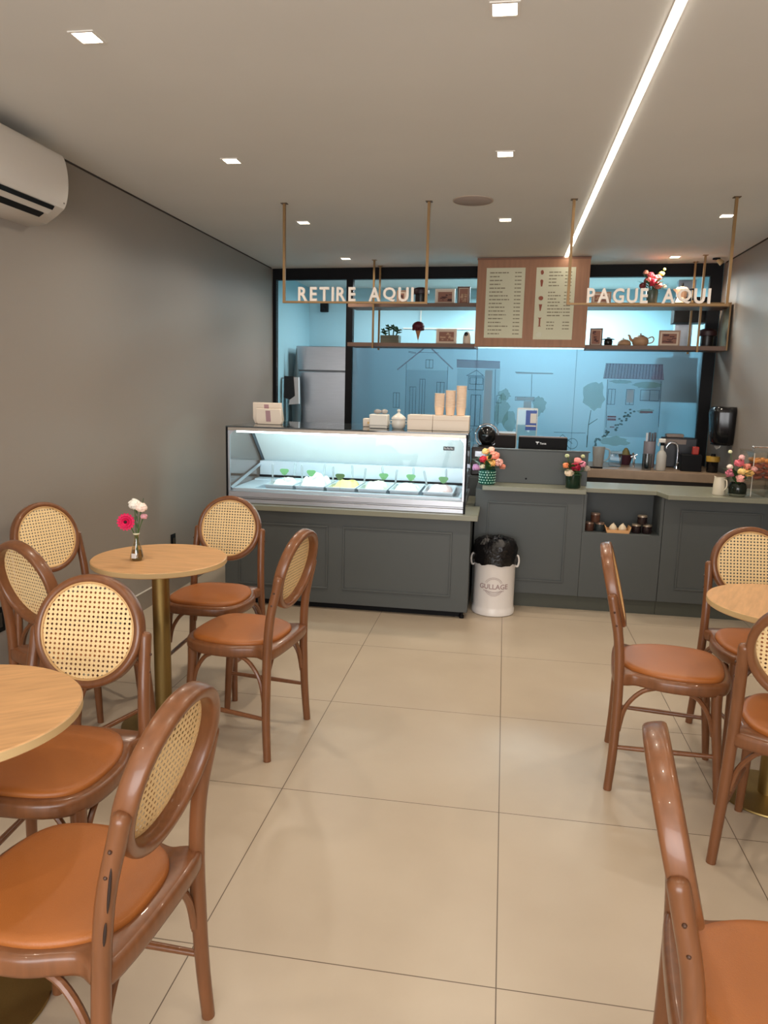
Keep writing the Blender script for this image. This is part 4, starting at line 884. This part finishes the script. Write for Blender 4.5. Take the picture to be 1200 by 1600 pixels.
# ------------------------------------------------------------------ hanging signs
def hanging_sign(words, x0, x1, tx0, tx1, label):
    t = thing('hanging_sign', label, 'sign', ((x0+x1)/2, 3.03, 2.006)); hw = (x1-x0)/2; H = CEIL-2.006
    MB().b2(-hw-0.008, hw+0.008, -0.010, 0.010, -0.006, 0.006).obj('rail', MGOLD, t)
    for s in (-1, 1):
        MB().b2(s*hw-0.008, s*hw+0.008, -0.008, 0.008, 0.006, H-0.003).obj('post', MGOLD, t)
        MB().b2(s*hw-0.020, s*hw+0.020, -0.020, 0.020, H-0.003, H).obj('ceiling_plate', mat('dark_gold_plate', (104, 82, 58), 0.5, 0.4), t)
    xs = []; pen = 0.0; parts = []
    for ch in words:
        if ch == ' ': pen += 0.075; continue
        me = text_mesh(ch, 0.112, 0.016, 0.0024); a, b, c, d = mesh_bounds(me)
        parts.append((ch, me, pen-a)); pen += (b-a)+0.019
    k = (tx1-tx0)/(pen-0.019); cx = (x0+x1)/2
    for ch, me, px in parts:
        a, b, c, d = mesh_bounds(me); hh = 0.086/(d-c)
        M = Matrix.Translation((tx0-cx, 0, 0.0062)) @ Matrix.Diagonal((k, 1, hh, 1)) @ Matrix.Translation((px, 0, -c)) @ UPRIGHT
        MB().mesh(me, M).obj('letter', mat('sign_letter_white', (232, 222, 212), 0.45), t)
hanging_sign('RETIRE AQUI', -0.668, 0.236, -0.575, 0.158, 'brass hanging sign with white letters RETIRE AQUI above the ice cream display')
hanging_sign('PAGUE AQUI', 1.089, 1.988, 1.198, 1.895, 'brass hanging sign with white letters PAGUE AQUI above the till')

# ------------------------------------------------------------------ menu board and shelves (parallel to the glazed partition)
SY = 5.02                                    # depth of the shelf front edge
t = thing('menu_board', 'wooden wall menu board with two cream price sheets, between the shelves', 'menu', bk(0.926, 4.97, 1.858), TH)
hw, H = 0.466, CEIL-1.858-0.004
MB().b2(-hw, hw, 0.0, 0.06, 0.0, H).obj('board', MMENUWOOD, t, bevel=0.002)
MB().b2(-hw-0.004, hw+0.004, -0.004, 0.064, H-0.016, H).obj('top_edge', mat('menu_edge', (124, 84, 62), 0.5), t)
def sheet(x0, x1, zt0, zt1, rows):
    o = MB().b2(x0, x1, -0.003, 0.0, zt0, zt1).obj('price_sheet', MPAPER, t); m = MB(); random.seed(rows)
    for k in range(rows):
        z = zt1-0.04-(zt1-zt0-0.075)*k/(rows-1)
        if random.random() < 0.10: continue
        x = x0+(0.03 if rows < 19 else 0.105)
        L = random.uniform(0.09, 0.18) if rows < 19 else random.uniform(0.06, 0.13)
        while L > 0.01:
            wl = min(L, random.uniform(0.015, 0.045)); m.b2(x, x+wl-0.005, -0.0038, -0.003, z-0.0045, z+0.0045); x += wl; L -= wl
        xr = x1-0.03
        m.b2(xr-0.055, xr-0.038, -0.0038, -0.003, z-0.004, z+0.004); m.b2(xr-0.034, xr, -0.0038, -0.003, z-0.004, z+0.004)
    m.obj('price_lines', MINK, o); return o
sheet(-0.388, -0.062, 0.075, 0.655, 17)
o2 = sheet(0.030, 0.352, 0.065, 0.655, 20)
mc1 = mat('menu_pic_brown', (150, 84, 62), 0.6)
mp = MB()
def yb(P): mp.rings([[(x, y, z) for x, z in P] for y in (-0.0042, -0.003)])
X = 0.078
yb(blob(X, 0.615, 0.013, 0.020, 14, .1)); yb([(X-0.006, 0.50), (X+0.006, 0.50), (X+0.012, 0.545), (X-0.012, 0.545)]); yb(blob(X, 0.545, 0.012, 0.012, 14, .1))
yb(blob(X, 0.405, 0.020, 0.018, 16, .05)); yb([(X-0.004, 0.30), (X+0.004, 0.30), (X+0.014, 0.355), (X-0.014, 0.355)]); yb([(X-0.016, 0.245), (X+0.016, 0.245), (X+0.007, 0.235), (X+0.006, 0.18), (X+0.014, 0.172), (X-0.014, 0.172), (X-0.006, 0.18), (X-0.007, 0.235)])
mp.obj('menu_pictures', mc1, o2)
mp = MB().rings([[(x, y, z) for x, z in blob(X, 0.105, 0.026, 0.022, 16, .15)] for y in (-0.0042, -0.003)]); mp.obj('menu_badge', mat('menu_badge', (214, 212, 190), 0.6), o2)

MEDGE = mat('shelf_edge', (110, 84, 70), 0.5)
def shelf_unit(s0, s1, z, label, th=0.034, edge=None):
    L = s1-s0
    t = thing('wall_shelf', label, 'shelf', bk((s0+s1)/2, SY, z), TH)
    MB().b2(-L/2, L/2, 0.003, 0.30, -th, 0.0).obj('board', MSHELF, t, bevel=0.001); MB().b2(-L/2, L/2, 0.0, 0.003, -th, 0.0).obj('edge_strip', edge or MEDGE, t); return t
Z1, Z2 = 2.232, 1.886
sA = shelf_unit(-0.70, 0.459, Z1, 'upper shelf left of the menu board, behind RETIRE AQUI')
sB = shelf_unit(-0.70, 0.459, Z2, 'lower shelf left of the menu board with the succulent planter')
sC = shelf_unit(1.394, 2.505, Z1, 'upper shelf right of the menu board, behind PAGUE AQUI', 0.034, MGOLD)
sD = shelf_unit(1.394, 2.505, Z2, 'lower shelf right of the menu board with the teapot')
for s_, lb in ((-0.46, 'brass shelf hanger post, left of the menu board'), (2.285, 'brass shelf hanger post, right of the menu board')):
    for dy, w in ((-0.0101, 'front'), (0.3105, 'rear')):
        t = thing('shelf_hanger', '%s %s' % (w, lb), 'post', bk(s_, SY+dy, 0), TH)
        MB().b2(-0.008, 0.008, -0.0085, 0.0085, Z2-0.05, CEIL-0.003).obj('post', MGOLD, t); MB().b2(-0.02, 0.02, -0.02, 0.02, CEIL-0.003, CEIL).obj('ceiling_plate', MGOLD, t)
t = thing('shelf_end_panel', 'slim upright brass-edged panel joining the right shelves at the wall', 'panel', bk(2.512, SY, Z2), TH)
MB().b2(-0.0055, 0.0055, 0.0, 0.25, -0.034, Z1-Z2).obj('panel', MGOLD, t)

def picture(s0, s1, z, h, rgb_f, style, label, dy=0.16, white=True):
    w = s1-s0
    t = thing('picture_frame', label, 'picture', bk((s0+s1)/2, SY+dy, z), TH); d = 0.018; f = 0.012
    m = MB().b2(-w/2, w/2, 0, d, 0.0003, f).b2(-w/2, w/2, 0, d, h-f, h).b2(-w/2, -w/2+f, 0, d, f, h-f).b2(w/2-f, w/2, 0, d, f, h-f)
    m.obj('frame', mat('frame_%d_%d_%d' % rgb_f, rgb_f, 0.4), t)
    MB().b2(-w/2+f, w/2-f, 0.006, d-0.002, f, h-f).obj('mount', mat('mount_card', (232, 214, 194) if white else (120, 84, 70), 0.7), t)
    random.seed(int(s0*1000)); iw, ih = w-2*f-(0.03 if white else 0.012), h-2*f-(0.03 if white else 0.012); cz = h/2
    o = MB().b2(-iw/2, iw/2, 0.004, 0.006, cz-ih/2, cz+ih/2).obj('print', mat('sepia_print', (156, 108, 90), 0.6), t)
    m = MB()
    for k in range(10):
        x = random.uniform(-iw/2, iw/2-0.02); zz = random.uniform(cz-ih/2, cz+ih/2-0.02); m.b2(x, min(iw/2, x+random.uniform(.01, iw*.4)), 0.0032, 0.004, zz, min(cz+ih/2, zz+random.uniform(.004, .016)))
    m.obj('print_detail', mat('sepia_light' if style else 'sepia_dark', (206, 170, 140) if style else (92, 56, 54), 0.6), o); return t
CW, BRN, DRK = (242, 230, 216), (178, 142, 118), (104, 72, 62)
picture(-0.275, -0.180, Z1, 0.130, BRN, 0, 'small brown picture seen through the letters QUI on the upper left shelf')
picture(0.078, 0.258, Z1, 0.140, CW, 0, 'wide cream framed picture on the upper shelf left of the menu board')
picture(0.280, 0.392, Z1, 0.158, DRK, 1, 'dark narrow framed picture beside the menu board on the upper left shelf', white=False)
picture(0.100, 0.288, Z2, 0.138, CW, 1, 'wide cream framed picture on the lower left shelf right of the cone')
picture(1.437, 1.600, Z1, 0.108, BRN, 1, 'framed picture behind the letters PA on the upper right shelf')
picture(1.446, 1.552, Z2, 0.150, DRK, 0, 'dark red upright picture at the left end of the lower right shelf', white=False)
picture(2.012, 2.182, Z2, 0.136, BRN, 0, 'brown framed picture right of the teapot on the lower right shelf')

def dark_pot(s, z, label, sc=1.0):
    t = thing('lidded_pot', label, 'pot', bk(s, SY+0.15, z), TH)
    MB().lathe([(0.0001, 0.0005), (0.050*sc, 0.0005), (0.052*sc, 0.008), (0.052*sc, 0.090*sc), (0.0001, 0.090*sc)], n=24).obj('body', mat('pot_black', (24, 22, 24), 0.35), t)
    MB().lathe([(0.074*sc, 0.0905*sc), (0.077*sc, 0.100*sc), (0.075*sc, 0.128*sc), (0.062*sc, 0.140*sc), (0.034*sc, 0.150*sc), (0.0001, 0.153*sc)], n=10).obj('lid', mat('pot_maroon', (44, 22, 28), 0.45), t)
dark_pot(-0.050, Z1, 'black pot with a wide maroon lid on the upper left shelf, by the sign post')
dark_pot(2.392, Z2, 'black pot with a wide dark lid at the right end of the lower right shelf')
t = thing('plant_trough', 'square olive trough of succulents on the lower left shelf', 'plant', bk(-0.318, SY+0.14, Z2), TH)
MB().b2(-0.085, 0.085, -0.055, 0.055, 0.0005, 0.072).obj('trough', mat('olive_trough', (92, 92, 74), 0.5), t, bevel=0.003)
for zz in (0.024, 0.048): MB().b2(-0.0855, 0.0855, -0.0555, 0.0555, zz, zz+0.002).obj('groove', mat('trough_groove', (60, 60, 50), 0.6), t)
random.seed(8)
for k, (dx, hh) in enumerate(((-0.06, 0.115), (-0.02, 0.150), (0.03, 0.150), (0.068, 0.125))):
    m = MB().tube([(dx*0.7, 0, 0.06), (dx, 0, hh)], 0.006, 6)
    for q in range(16):
        a = q*2.4; e = 0.2+0.05*q; d = Vector((math.cos(a), math.sin(a), e-0.3)).normalized()
        m.sph(Vector((dx, 0, hh))+d*0.020-Vector((0, 0, 0.03*(q % 3)/2)), 0.011, (1.6, 0.7, 0.5), 8, 5, d.to_track_quat('X', 'Z').to_matrix().to_4x4())
    m.obj('succulent', mat('succulent_green', (36, 78, 44), 0.45), t)
t = thing('cone_ornament', 'ice cream cone ornament with a wine-red scoop on the lower left shelf', 'ornament', bk(-0.066, SY+0.16, Z2), TH)
MB().lathe([(0.0001, 0.0005), (0.022, 0.0005), (0.022, 0.004), (0.003, 0.006), (0.003, 0.045), (0.0001, 0.045)], n=16).obj('base', MACRYL, t)
MB().lathe([(0.0001, 0.038), (0.004, 0.040), (0.027, 0.128), (0.0001, 0.130)], n=24).obj('cone', mat('wafer', (176, 122, 84), 0.6, noise=(60, .2, (1, 1, 1))), t)
m = MB().sph((0, 0, 0.158), 0.056, (1, 1, 0.78), 24, 14)
for k in range(12): m.sph((0.044*math.cos(2*PI*k/12), 0.044*math.sin(2*PI*k/12), 0.132+0.006*(k % 2)), 0.013, n=8, m=6)
m.obj('scoop', mat('wine_red', (88, 24, 40), 0.5), t, angle=70)
t = thing('penguin_figure', 'small black and white penguin-shaped jar beside the menu board', 'figure', bk(0.382, SY+0.14, Z2), TH)
MB().lathe([(0.0001, 0.0005), (0.034, 0.0005), (0.036, 0.01), (0.036, 0.06), (0.028, 0.098), (0.012, 0.112), (0.0001, 0.114)], n=24).obj('body', mat('figure_cream', (222, 208, 190), 0.4), t)
MB().sph((-0.004, -0.022, 0.086), 0.019, (1, 0.8, 1.15), 14, 10).obj('face', MBLACKGLOSS, t)
# right shelves
VS = tuple(bk(1.925, SY+0.14, Z1))
t = thing('flower_vase', 'grey-green vase of red flowers on the upper right shelf', 'vase', VS)
MB().lathe([(0.0001, 0.0005), (0.038, 0.0005), (0.044, 0.008), (0.048, 0.09), (0.046, 0.115), (0.042, 0.115), (0.040, 0.012), (0.0001, 0.010)], n=28).obj('body', mat('sage_glass', (76, 92, 84), 0.25), t)
bouquet(VS, 0.11, 1.1, [(0.0, -0.03, 0.175, 0.036, (206, 44, 70), 'crimson rose'), (0.04, -0.02, 0.150, 0.032, (226, 110, 108), 'salmon red bloom'), (-0.045, -0.02, 0.190, 0.030, (168, 84, 82), 'dusty red bloom'), (-0.02, 0.0, 0.235, 0.028, (214, 70, 90), 'raspberry bloom'),
    (0.035, 0.0, 0.215, 0.030, (236, 120, 120), 'coral pink bloom'), (0.065, 0.0, 0.250, 0.020, (240, 212, 110), 'yellow snapdragon'), (-0.06, 0.02, 0.262, 0.020, (220, 150, 130), 'peach tip'), (-0.085, -0.01, 0.150, 0.026, (120, 52, 56), 'dark red leafy bloom'), (0.095, -0.02, 0.145, 0.016, (240, 232, 214), 'white bud'), (0.085, 0.0, 0.285, 0.011, (206, 214, 120), 'lime tip')], 'sage vase on the upper right shelf', 14)
t = thing('moka_pot', 'cream moka coffee pot with black knob, behind the letters AQUI', 'coffee pot', bk(2.160, SY+0.14, Z1), TH)
MB().lathe([(0.0001, 0.0005), (0.046, 0.0005), (0.048, 0.006), (0.036, 0.055), (0.038, 0.062), (0.052, 0.120), (0.0001, 0.120)], n=10).obj('body', mat('pot_cream', (218, 188, 158), 0.3), t, angle=20)
MB().lathe([(0.052, 0.1205), (0.044, 0.134), (0.010, 0.143), (0.0001, 0.143)], n=10).obj('lid', mat('pot_cream', ()), t, angle=20)
MB().lathe([(0.0001, 0.143), (0.009, 0.143), (0.012, 0.155), (0.010, 0.172), (0.0001, 0.174)], n=14).obj('knob', MBLACK, t)
MB().tube(smooth3([(0.044, 0, 0.118), (0.088, 0, 0.122), (0.098, 0, 0.10), (0.090, 0, 0.035)], 5), 0.008, 8).obj('handle', MBLACK, t)
MB().rings([[(-0.040, -0.016, 0.122), (-0.040, 0.016, 0.122), (-0.040, 0, 0.085)], [(-0.072, -0.002, 0.126), (-0.072, 0.002, 0.126), (-0.068, 0, 0.118)]]).obj('spout', mat('pot_cream', ()), t)
t = thing('black_pot', 'small black pot with flat brim on the lower right shelf', 'pot', bk(1.600, SY+0.14, Z2), TH)
MB().lathe([(0.0001, 0.0005), (0.026, 0.0005), (0.034, 0.012), (0.036, 0.04), (0.028, 0.054), (0.0001, 0.054)], n=24).obj('body', MBLACKGLOSS, t)
MB().lathe([(0.052, 0.054), (0.052, 0.058), (0.022, 0.064), (0.012, 0.073), (0.0001, 0.074)], n=24).obj('brim', MBLACK, t)
MTP = mat('rustic_clay', (178, 142, 110), 0.55, noise=(20, .15, (1, 1, 1)))
t = thing('clay_bowl', 'domed clay sugar bowl left of the teapot on the lower right shelf', 'bowl', bk(1.732, SY+0.14, Z2), TH)
MB().lathe([(0.0001, 0.0005), (0.050, 0.0005), (0.058, 0.014), (0.050, 0.040), (0.030, 0.054), (0.0001, 0.060)], n=28).obj('body', MTP, t); MB().sph((-0.01, 0, 0.063), 0.007, n=10, m=8).obj('knob', MTP, t)
t = thing('clay_teapot', 'round clay teapot with curved spout on the lower right shelf', 'teapot', bk(1.862, SY+0.14, Z2), TH)
MB().lathe([(0.0001, 0.0005), (0.050, 0.0005), (0.066, 0.02), (0.068, 0.045), (0.056, 0.074), (0.034, 0.084), (0.0001, 0.088)], n=32).obj('body', MTP, t)
MB().lathe([(0.034, 0.085), (0.022, 0.092), (0.006, 0.094), (0.006, 0.100), (0.010, 0.106), (0.0001, 0.110)], n=20).obj('lid', MTP, t)
MB().tube(smooth3([(-0.055, 0, 0.04), (-0.082, 0, 0.06), (-0.090, 0, 0.085), (-0.105, 0, 0.092)], 5), [0.014-0.0005*i for i in range(16)], 10).obj('spout', MTP, t)
MB().tube(smooth3([(0.060, 0, 0.066), (0.092, 0, 0.080), (0.108, 0, 0.062), (0.098, 0, 0.035), (0.066, 0, 0.025)], 5), 0.005, 8).obj('handle', MTP, t)

# ------------------------------------------------------------------ things on the rear bench
BZ = 0.8725
def bench(s, d=0.2): return bk(s, 4.66+d, BZ)
t = thing('spray_bottle', 'grey translucent spray bottle with white trigger on the rear bench', 'bottle', bench(2.035, 0.12), TH)
MB().lathe([(0.0001, 0.0005), (0.036, 0.0005), (0.040, 0.006), (0.040, 0.125), (0.030, 0.150), (0.015, 0.165), (0.014, 0.205), (0.0001, 0.205)], n=24).obj('bottle_body', mat('bottle_grey', (186, 184, 178), 0.35), t)
MB().lathe([(0.017, 0.205), (0.017, 0.225), (0.0001, 0.225)], n=16).obj('collar', MBLACK, t)
MB().box((-0.004, 0, 0.243), (0.055, 0.022, 0.034)).obj('trigger_head', MWHITE, t, bevel=0.006); MB().tube([(-0.026, 0, 0.236), (-0.034, 0, 0.215), (-0.028, 0, 0.198)], 0.005, 8).obj('trigger', MWHITE, t)
t = thing('faucet', 'chrome swan-neck faucet over the rear bench', 'faucet', bench(2.175, 0.34), TH)
MB().tube(smooth3([(0.03, 0, 0.0005), (0.03, 0, 0.15), (0.015, 0, 0.205), (-0.03, 0, 0.215), (-0.06, 0, 0.185), (-0.06, 0, 0.165)], 6), 0.010, 10).obj('spout', MCHROME, t); MB().lathe([(0.022, 0.0005), (0.020, 0.02), (0.010, 0.024)], (0.03, 0, 0), 18).obj('base', MCHROME, t)
MB().cyl((0.03, -0.01, 0.045), (0.06, -0.03, 0.06), 0.007).obj('lever', MCHROME, t)
t = thing('cross_tap', 'small chrome cross-handle tap on the rear bench, left of the spray bottle', 'tap', bench(1.845, 0.25), TH)
MB().cyl((0, 0, 0.0005), (0, 0, 0.09), 0.010).obj('stem', MCHROME, t)
for a in range(4): MB().cyl((0, 0, 0.10), (0.028*math.cos(a*PI/2+.5), 0, 0.10+0.028*math.sin(a*PI/2+.5)), 0.007, 0.009).obj('handle_arm', MCHROME, t)
t = thing('knife_block', 'black knife block box beside the right window frame', 'block', bench(2.285, 0.2), TH)
MB().b2(-0.085, 0.075, -0.05, 0.08, 0.0005, 0.135).obj('box_body', MBLACK, t, bevel=0.004)
MB().b2(0.0, 0.05, -0.02, 0.03, 0.135, 0.20).obj('red_handle', mat('red_plastic', (170, 48, 36), 0.4), t, bevel=0.006)
t = thing('sauce_jug', 'dark jug with a yellow band at the right end of the rear bench', 'jug', bench(2.438, 0.16), TH)
MB().lathe([(0.0001, 0.0005), (0.042, 0.0005), (0.044, 0.006), (0.044, 0.085), (0.046, 0.09)], n=24).obj('body', MBLACKGLOSS, t); MB().lathe([(0.0455, 0.086), (0.052, 0.09), (0.052, 0.13), (0.0001, 0.132)], n=24).obj('band', mat('mustard', (186, 148, 60), 0.5), t)
MB().lathe([(0.02, 0.132), (0.016, 0.15), (0.0001, 0.152)], n=16).obj('knob', MBLACK, t)
t = thing('blender_machine', 'dark blender base with grey top, behind the faucet', 'appliance', bench(2.23, 0.50), TH)
MB().b2(-0.13, 0.15, -0.07, 0.07, 0.0005, 0.255).obj('body', mat('charcoal_appliance', (40, 42, 48), 0.35), t, bevel=0.01); MB().b2(-0.12, 0.06, -0.073, -0.066, 0.20, 0.24).obj('panel', mat('appliance_taupe', (130, 116, 108), 0.4), t)
MB().b2(-0.10, 0.04, -0.06, 0.05, 0.255, 0.285).obj('lid', mat('appliance_taupe', ()), t, bevel=0.006)
t = thing('utensil_pot', 'clear pot of dark-handled utensils behind the spray bottle', 'pot', bench(1.985, 0.38), TH)
MB().lathe([(0.0001, 0.0005), (0.045, 0.0005), (0.048, 0.006), (0.050, 0.22), (0.046, 0.22), (0.044, 0.01), (0.0001, 0.008)], n=24).obj('pot_body', mat('smoky_grey', (142, 138, 146), 0.3), t)
for k in range(4): MB().b2(-0.036+0.022*k, -0.020+0.022*k, -0.012, 0.012, 0.012, 0.29+0.006*(k % 2)).obj('utensil', mat('utensil_dark' if k else 'utensil_steel', (44, 36, 44) if k else (200, 206, 214), 0.3), t)
t = thing('plastic_jug', 'frosted pale plastic measuring jug leaning at the left of the rear bench', 'jug', bench(1.545, 0.16), TH)
MB().lathe([(0.0001, 0.0005), (0.036, 0.0005), (0.040, 0.006), (0.052, 0.17), (0.048, 0.17), (0.036, 0.01), (0.0001, 0.006)], n=24).obj('body', mat('frosted_plastic', (206, 208, 206), 0.35, trans=0.5), t)
MB().tube(smooth3([(0.049, 0, 0.155), (0.085, 0, 0.145), (0.082, 0, 0.08), (0.043, 0, 0.05)], 4), 0.006, 8).obj('handle', mat('frosted_plastic', ()), t)
t = thing('glass_jar', 'clear square glass jar left of the cross tap', 'jar', bench(1.70, 0.3), TH)
MB().b2(-0.05, 0.05, -0.05, 0.05, 0.0005, 0.11).obj('jar_body', thin_glass('jar_glass', (224, 232, 236), .25), t, bevel=0.008); MB().b2(-0.052, 0.052, -0.052, 0.052, 0.11, 0.128).obj('lid', mat('jar_lid_blue', (130, 160, 178), 0.4), t, bevel=0.004)
t = thing('fruit_bowl', 'dark bowl with a greenish brown pear on the rear bench', 'bowl', bench(1.815, 0.50), TH)
MB().lathe([(0.0001, 0.0005), (0.04, 0.0005), (0.065, 0.09), (0.062, 0.09), (0.038, 0.006), (0.0001, 0.005)], n=24).obj('bowl_body', mat('plum_bowl', (72, 40, 52), 0.3), t)
o = MB().lathe([(0.0001, 0.0), (0.030, 0.01), (0.040, 0.035), (0.028, 0.065), (0.012, 0.09), (0.0001, 0.094)], n=20).obj('pear', mat('pear_skin', (116, 108, 66), 0.5), None, bench(1.815, 0.50)+Vector((0, 0, 0.055))); tag(o, 'greenish brown pear in the dark bowl on the rear bench', 'pear')
t = thing('glass_beaker', 'clear straight glass beaker between the cross tap and the spray bottle', 'glass', bench(1.925, 0.12), TH)
MB().lathe([(0.0001, 0.0005), (0.036, 0.0005), (0.038, 0.13), (0.036, 0.13), (0.034, 0.006), (0.0001, 0.006)], n=24).obj('beaker_body', thin_glass('beaker_glass', (226, 230, 232), .3), t)
MB().lathe([(0.0001, 0.007), (0.0335, 0.007), (0.0345, 0.045), (0.0001, 0.045)], n=24).obj('water', thin_glass('beaker_water', (190, 206, 216), .1), t)
t = thing('knife', 'dark kitchen knife lying at the front of the rear bench', 'knife', bench(1.55, 0.04), TH)
MB().b2(-0.09, 0.02, -0.008, 0.008, 0.0005, 0.014).obj('handle', MBLACK, t, bevel=0.003); MB().rings([[(0.02, -0.008, z), (0.02, 0.008, z), (0.16, 0.008, z), (0.13, -0.008, z)] for z in (0.004, 0.006)]).obj('blade', MSTEEL, t)

# ------------------------------------------------------------------ kitchen behind the glazing
t = thing('refrigerator', 'stainless steel top-freezer refrigerator behind the left glass leaf', 'refrigerator', (-1.16, 6.10, 0))
MB().b2(-0.30, 0.36, 0.06, 0.72, 0.05, 1.90).obj('cabinet', mat('fridge_grey', (150, 152, 156), 0.4, 0.4), t, bevel=0.004)
MB().b2(-0.30, 0.36, 0.0, 0.057, 0.06, 1.637).obj('door', MSTEEL, t, bevel=0.006); MB().b2(-0.30, 0.36, 0.0, 0.057, 1.648, 1.90).obj('freezer_door', MSTEEL, t, bevel=0.006)
for z0, z1 in ((1.25, 1.58),): MB().tube([(-0.265, -0.002, z0), (-0.265, -0.03, z0+0.02), (-0.265, -0.03, z1-0.02), (-0.265, -0.002, z1)], 0.008, 8).obj('handle', MALU, t)
for x in (-0.26, 0.32):
    for y in (0.1, 0.66): MB().cyl((x, y, 0.0), (x, y, 0.05), 0.02).obj('foot', MBLACK, t)
t = thing('hanging_apron', 'black apron with a white cloth hanging left of the refrigerator', 'apron', (-1.51, 5.86, 1.2))
MB().rings([[(x, y, z) for x, z in ((0.0, 0.38), (0.10, 0.38), (0.115, 0.18), (0.06, 0.14), (0.0, 0.16))] for y in (-0.03, 0.03)]).obj('apron_cloth', mat('black_cloth', (10, 10, 13), 0.8), t)
MB().rings([[(x, y, z) for x, z in ((0.10, 0.37), (0.15, 0.37), (0.155, 0.10), (0.05, 0.09), (0.06, 0.15), (0.115, 0.19))] for y in (-0.025, 0.025)]).obj('white_cloth', mat('white_cloth', (206, 200, 200), 0.8), t)
MB().cyl((-0.034, 0, 0.36), (0.03, 0, 0.36), 0.008).obj('hook', MSTEEL, t)
t = thing('grey_cover', 'tapering grey folded umbrella standing beside the apron', 'umbrella', (-1.42, 5.98, 0))
MB().lathe([(0.0001, 0.0), (0.010, 0.0), (0.010, 0.15), (0.050, 1.20), (0.044, 1.45), (0.022, 1.65), (0.004, 1.87), (0.0001, 1.87)], n=14).obj('canopy', mat('umbrella_grey', (70, 84, 88), 0.6), t)
t = thing('junction_box', 'small black box on the kitchen wall above the refrigerator', 'box', (-1.36, KY, 2.33))
MB().b2(-0.045, 0.045, -0.05, 0, 0.0, 0.095).obj('casing', MBLACK, t, bevel=0.004); MB().lathe([(0.0001, 0), (0.012, 0), (0.012, 0.004), (0.0001, 0.004)], n=12).obj('lens', MBLACKGLOSS, t, loc=(0, -0.05, 0.05)).rotation_euler.x = PI/2
t = thing('kitchen_cabinet', 'dark wall-mounted unit behind the upper right shelf', 'cabinet', bk(2.335, 5.56, 2.12), TH)
MB().b2(-0.14, 0.14, 0.0, 0.20, 0.0, 0.22).obj('cabinet_body', mat('dark_unit', (9, 9, 10), 0.6, 0.0, 0.2), t); MB().b2(-0.135, -0.002, -0.012, 0.0, 0.005, 0.215).obj('door', mat('dark_unit', ()), t); MB().b2(0.002, 0.135, -0.012, 0.0, 0.005, 0.215).obj('door', mat('dark_unit', ()), t)
t = thing('kitchen_hood', 'dark blurred extractor hood behind the frosted glass on the right', 'hood', bk(2.20, 5.66, 1.42), TH)
MB().rings([[(-0.18, -0.15, 0), (0.25, -0.15, 0), (0.25, 0.3, 0), (-0.18, 0.3, 0)], [(-0.08, 0.0, 0.28), (0.25, 0.0, 0.28), (0.25, 0.3, 0.28), (-0.08, 0.3, 0.28)], [(-0.08, 0.0, 0.40), (0.25, 0.0, 0.40), (0.25, 0.3, 0.40), (-0.08, 0.3, 0.40)]]).obj('canopy', mat('hood_grey', (22, 24, 28), 0.6), t)
MB().b2(0.05, 0.2, 0.14, 0.28, 0.40, 1.10).obj('duct', MSTEEL, t)
for x0, x1, z0, z1, lb in ((-0.249, -0.235, 2.167, CEIL, 'thin white vertical cable trunking on the kitchen wall behind the upper left shelf'), (-0.44, 0.36, 2.153, 2.167, 'thin white horizontal cable trunking on the kitchen wall behind the cone ornament')):
    tag(MB().b2(x0, x1, KY-0.014, KY, z0, z1).obj('cable_trunking', MWHITE), lb, 'trunking')
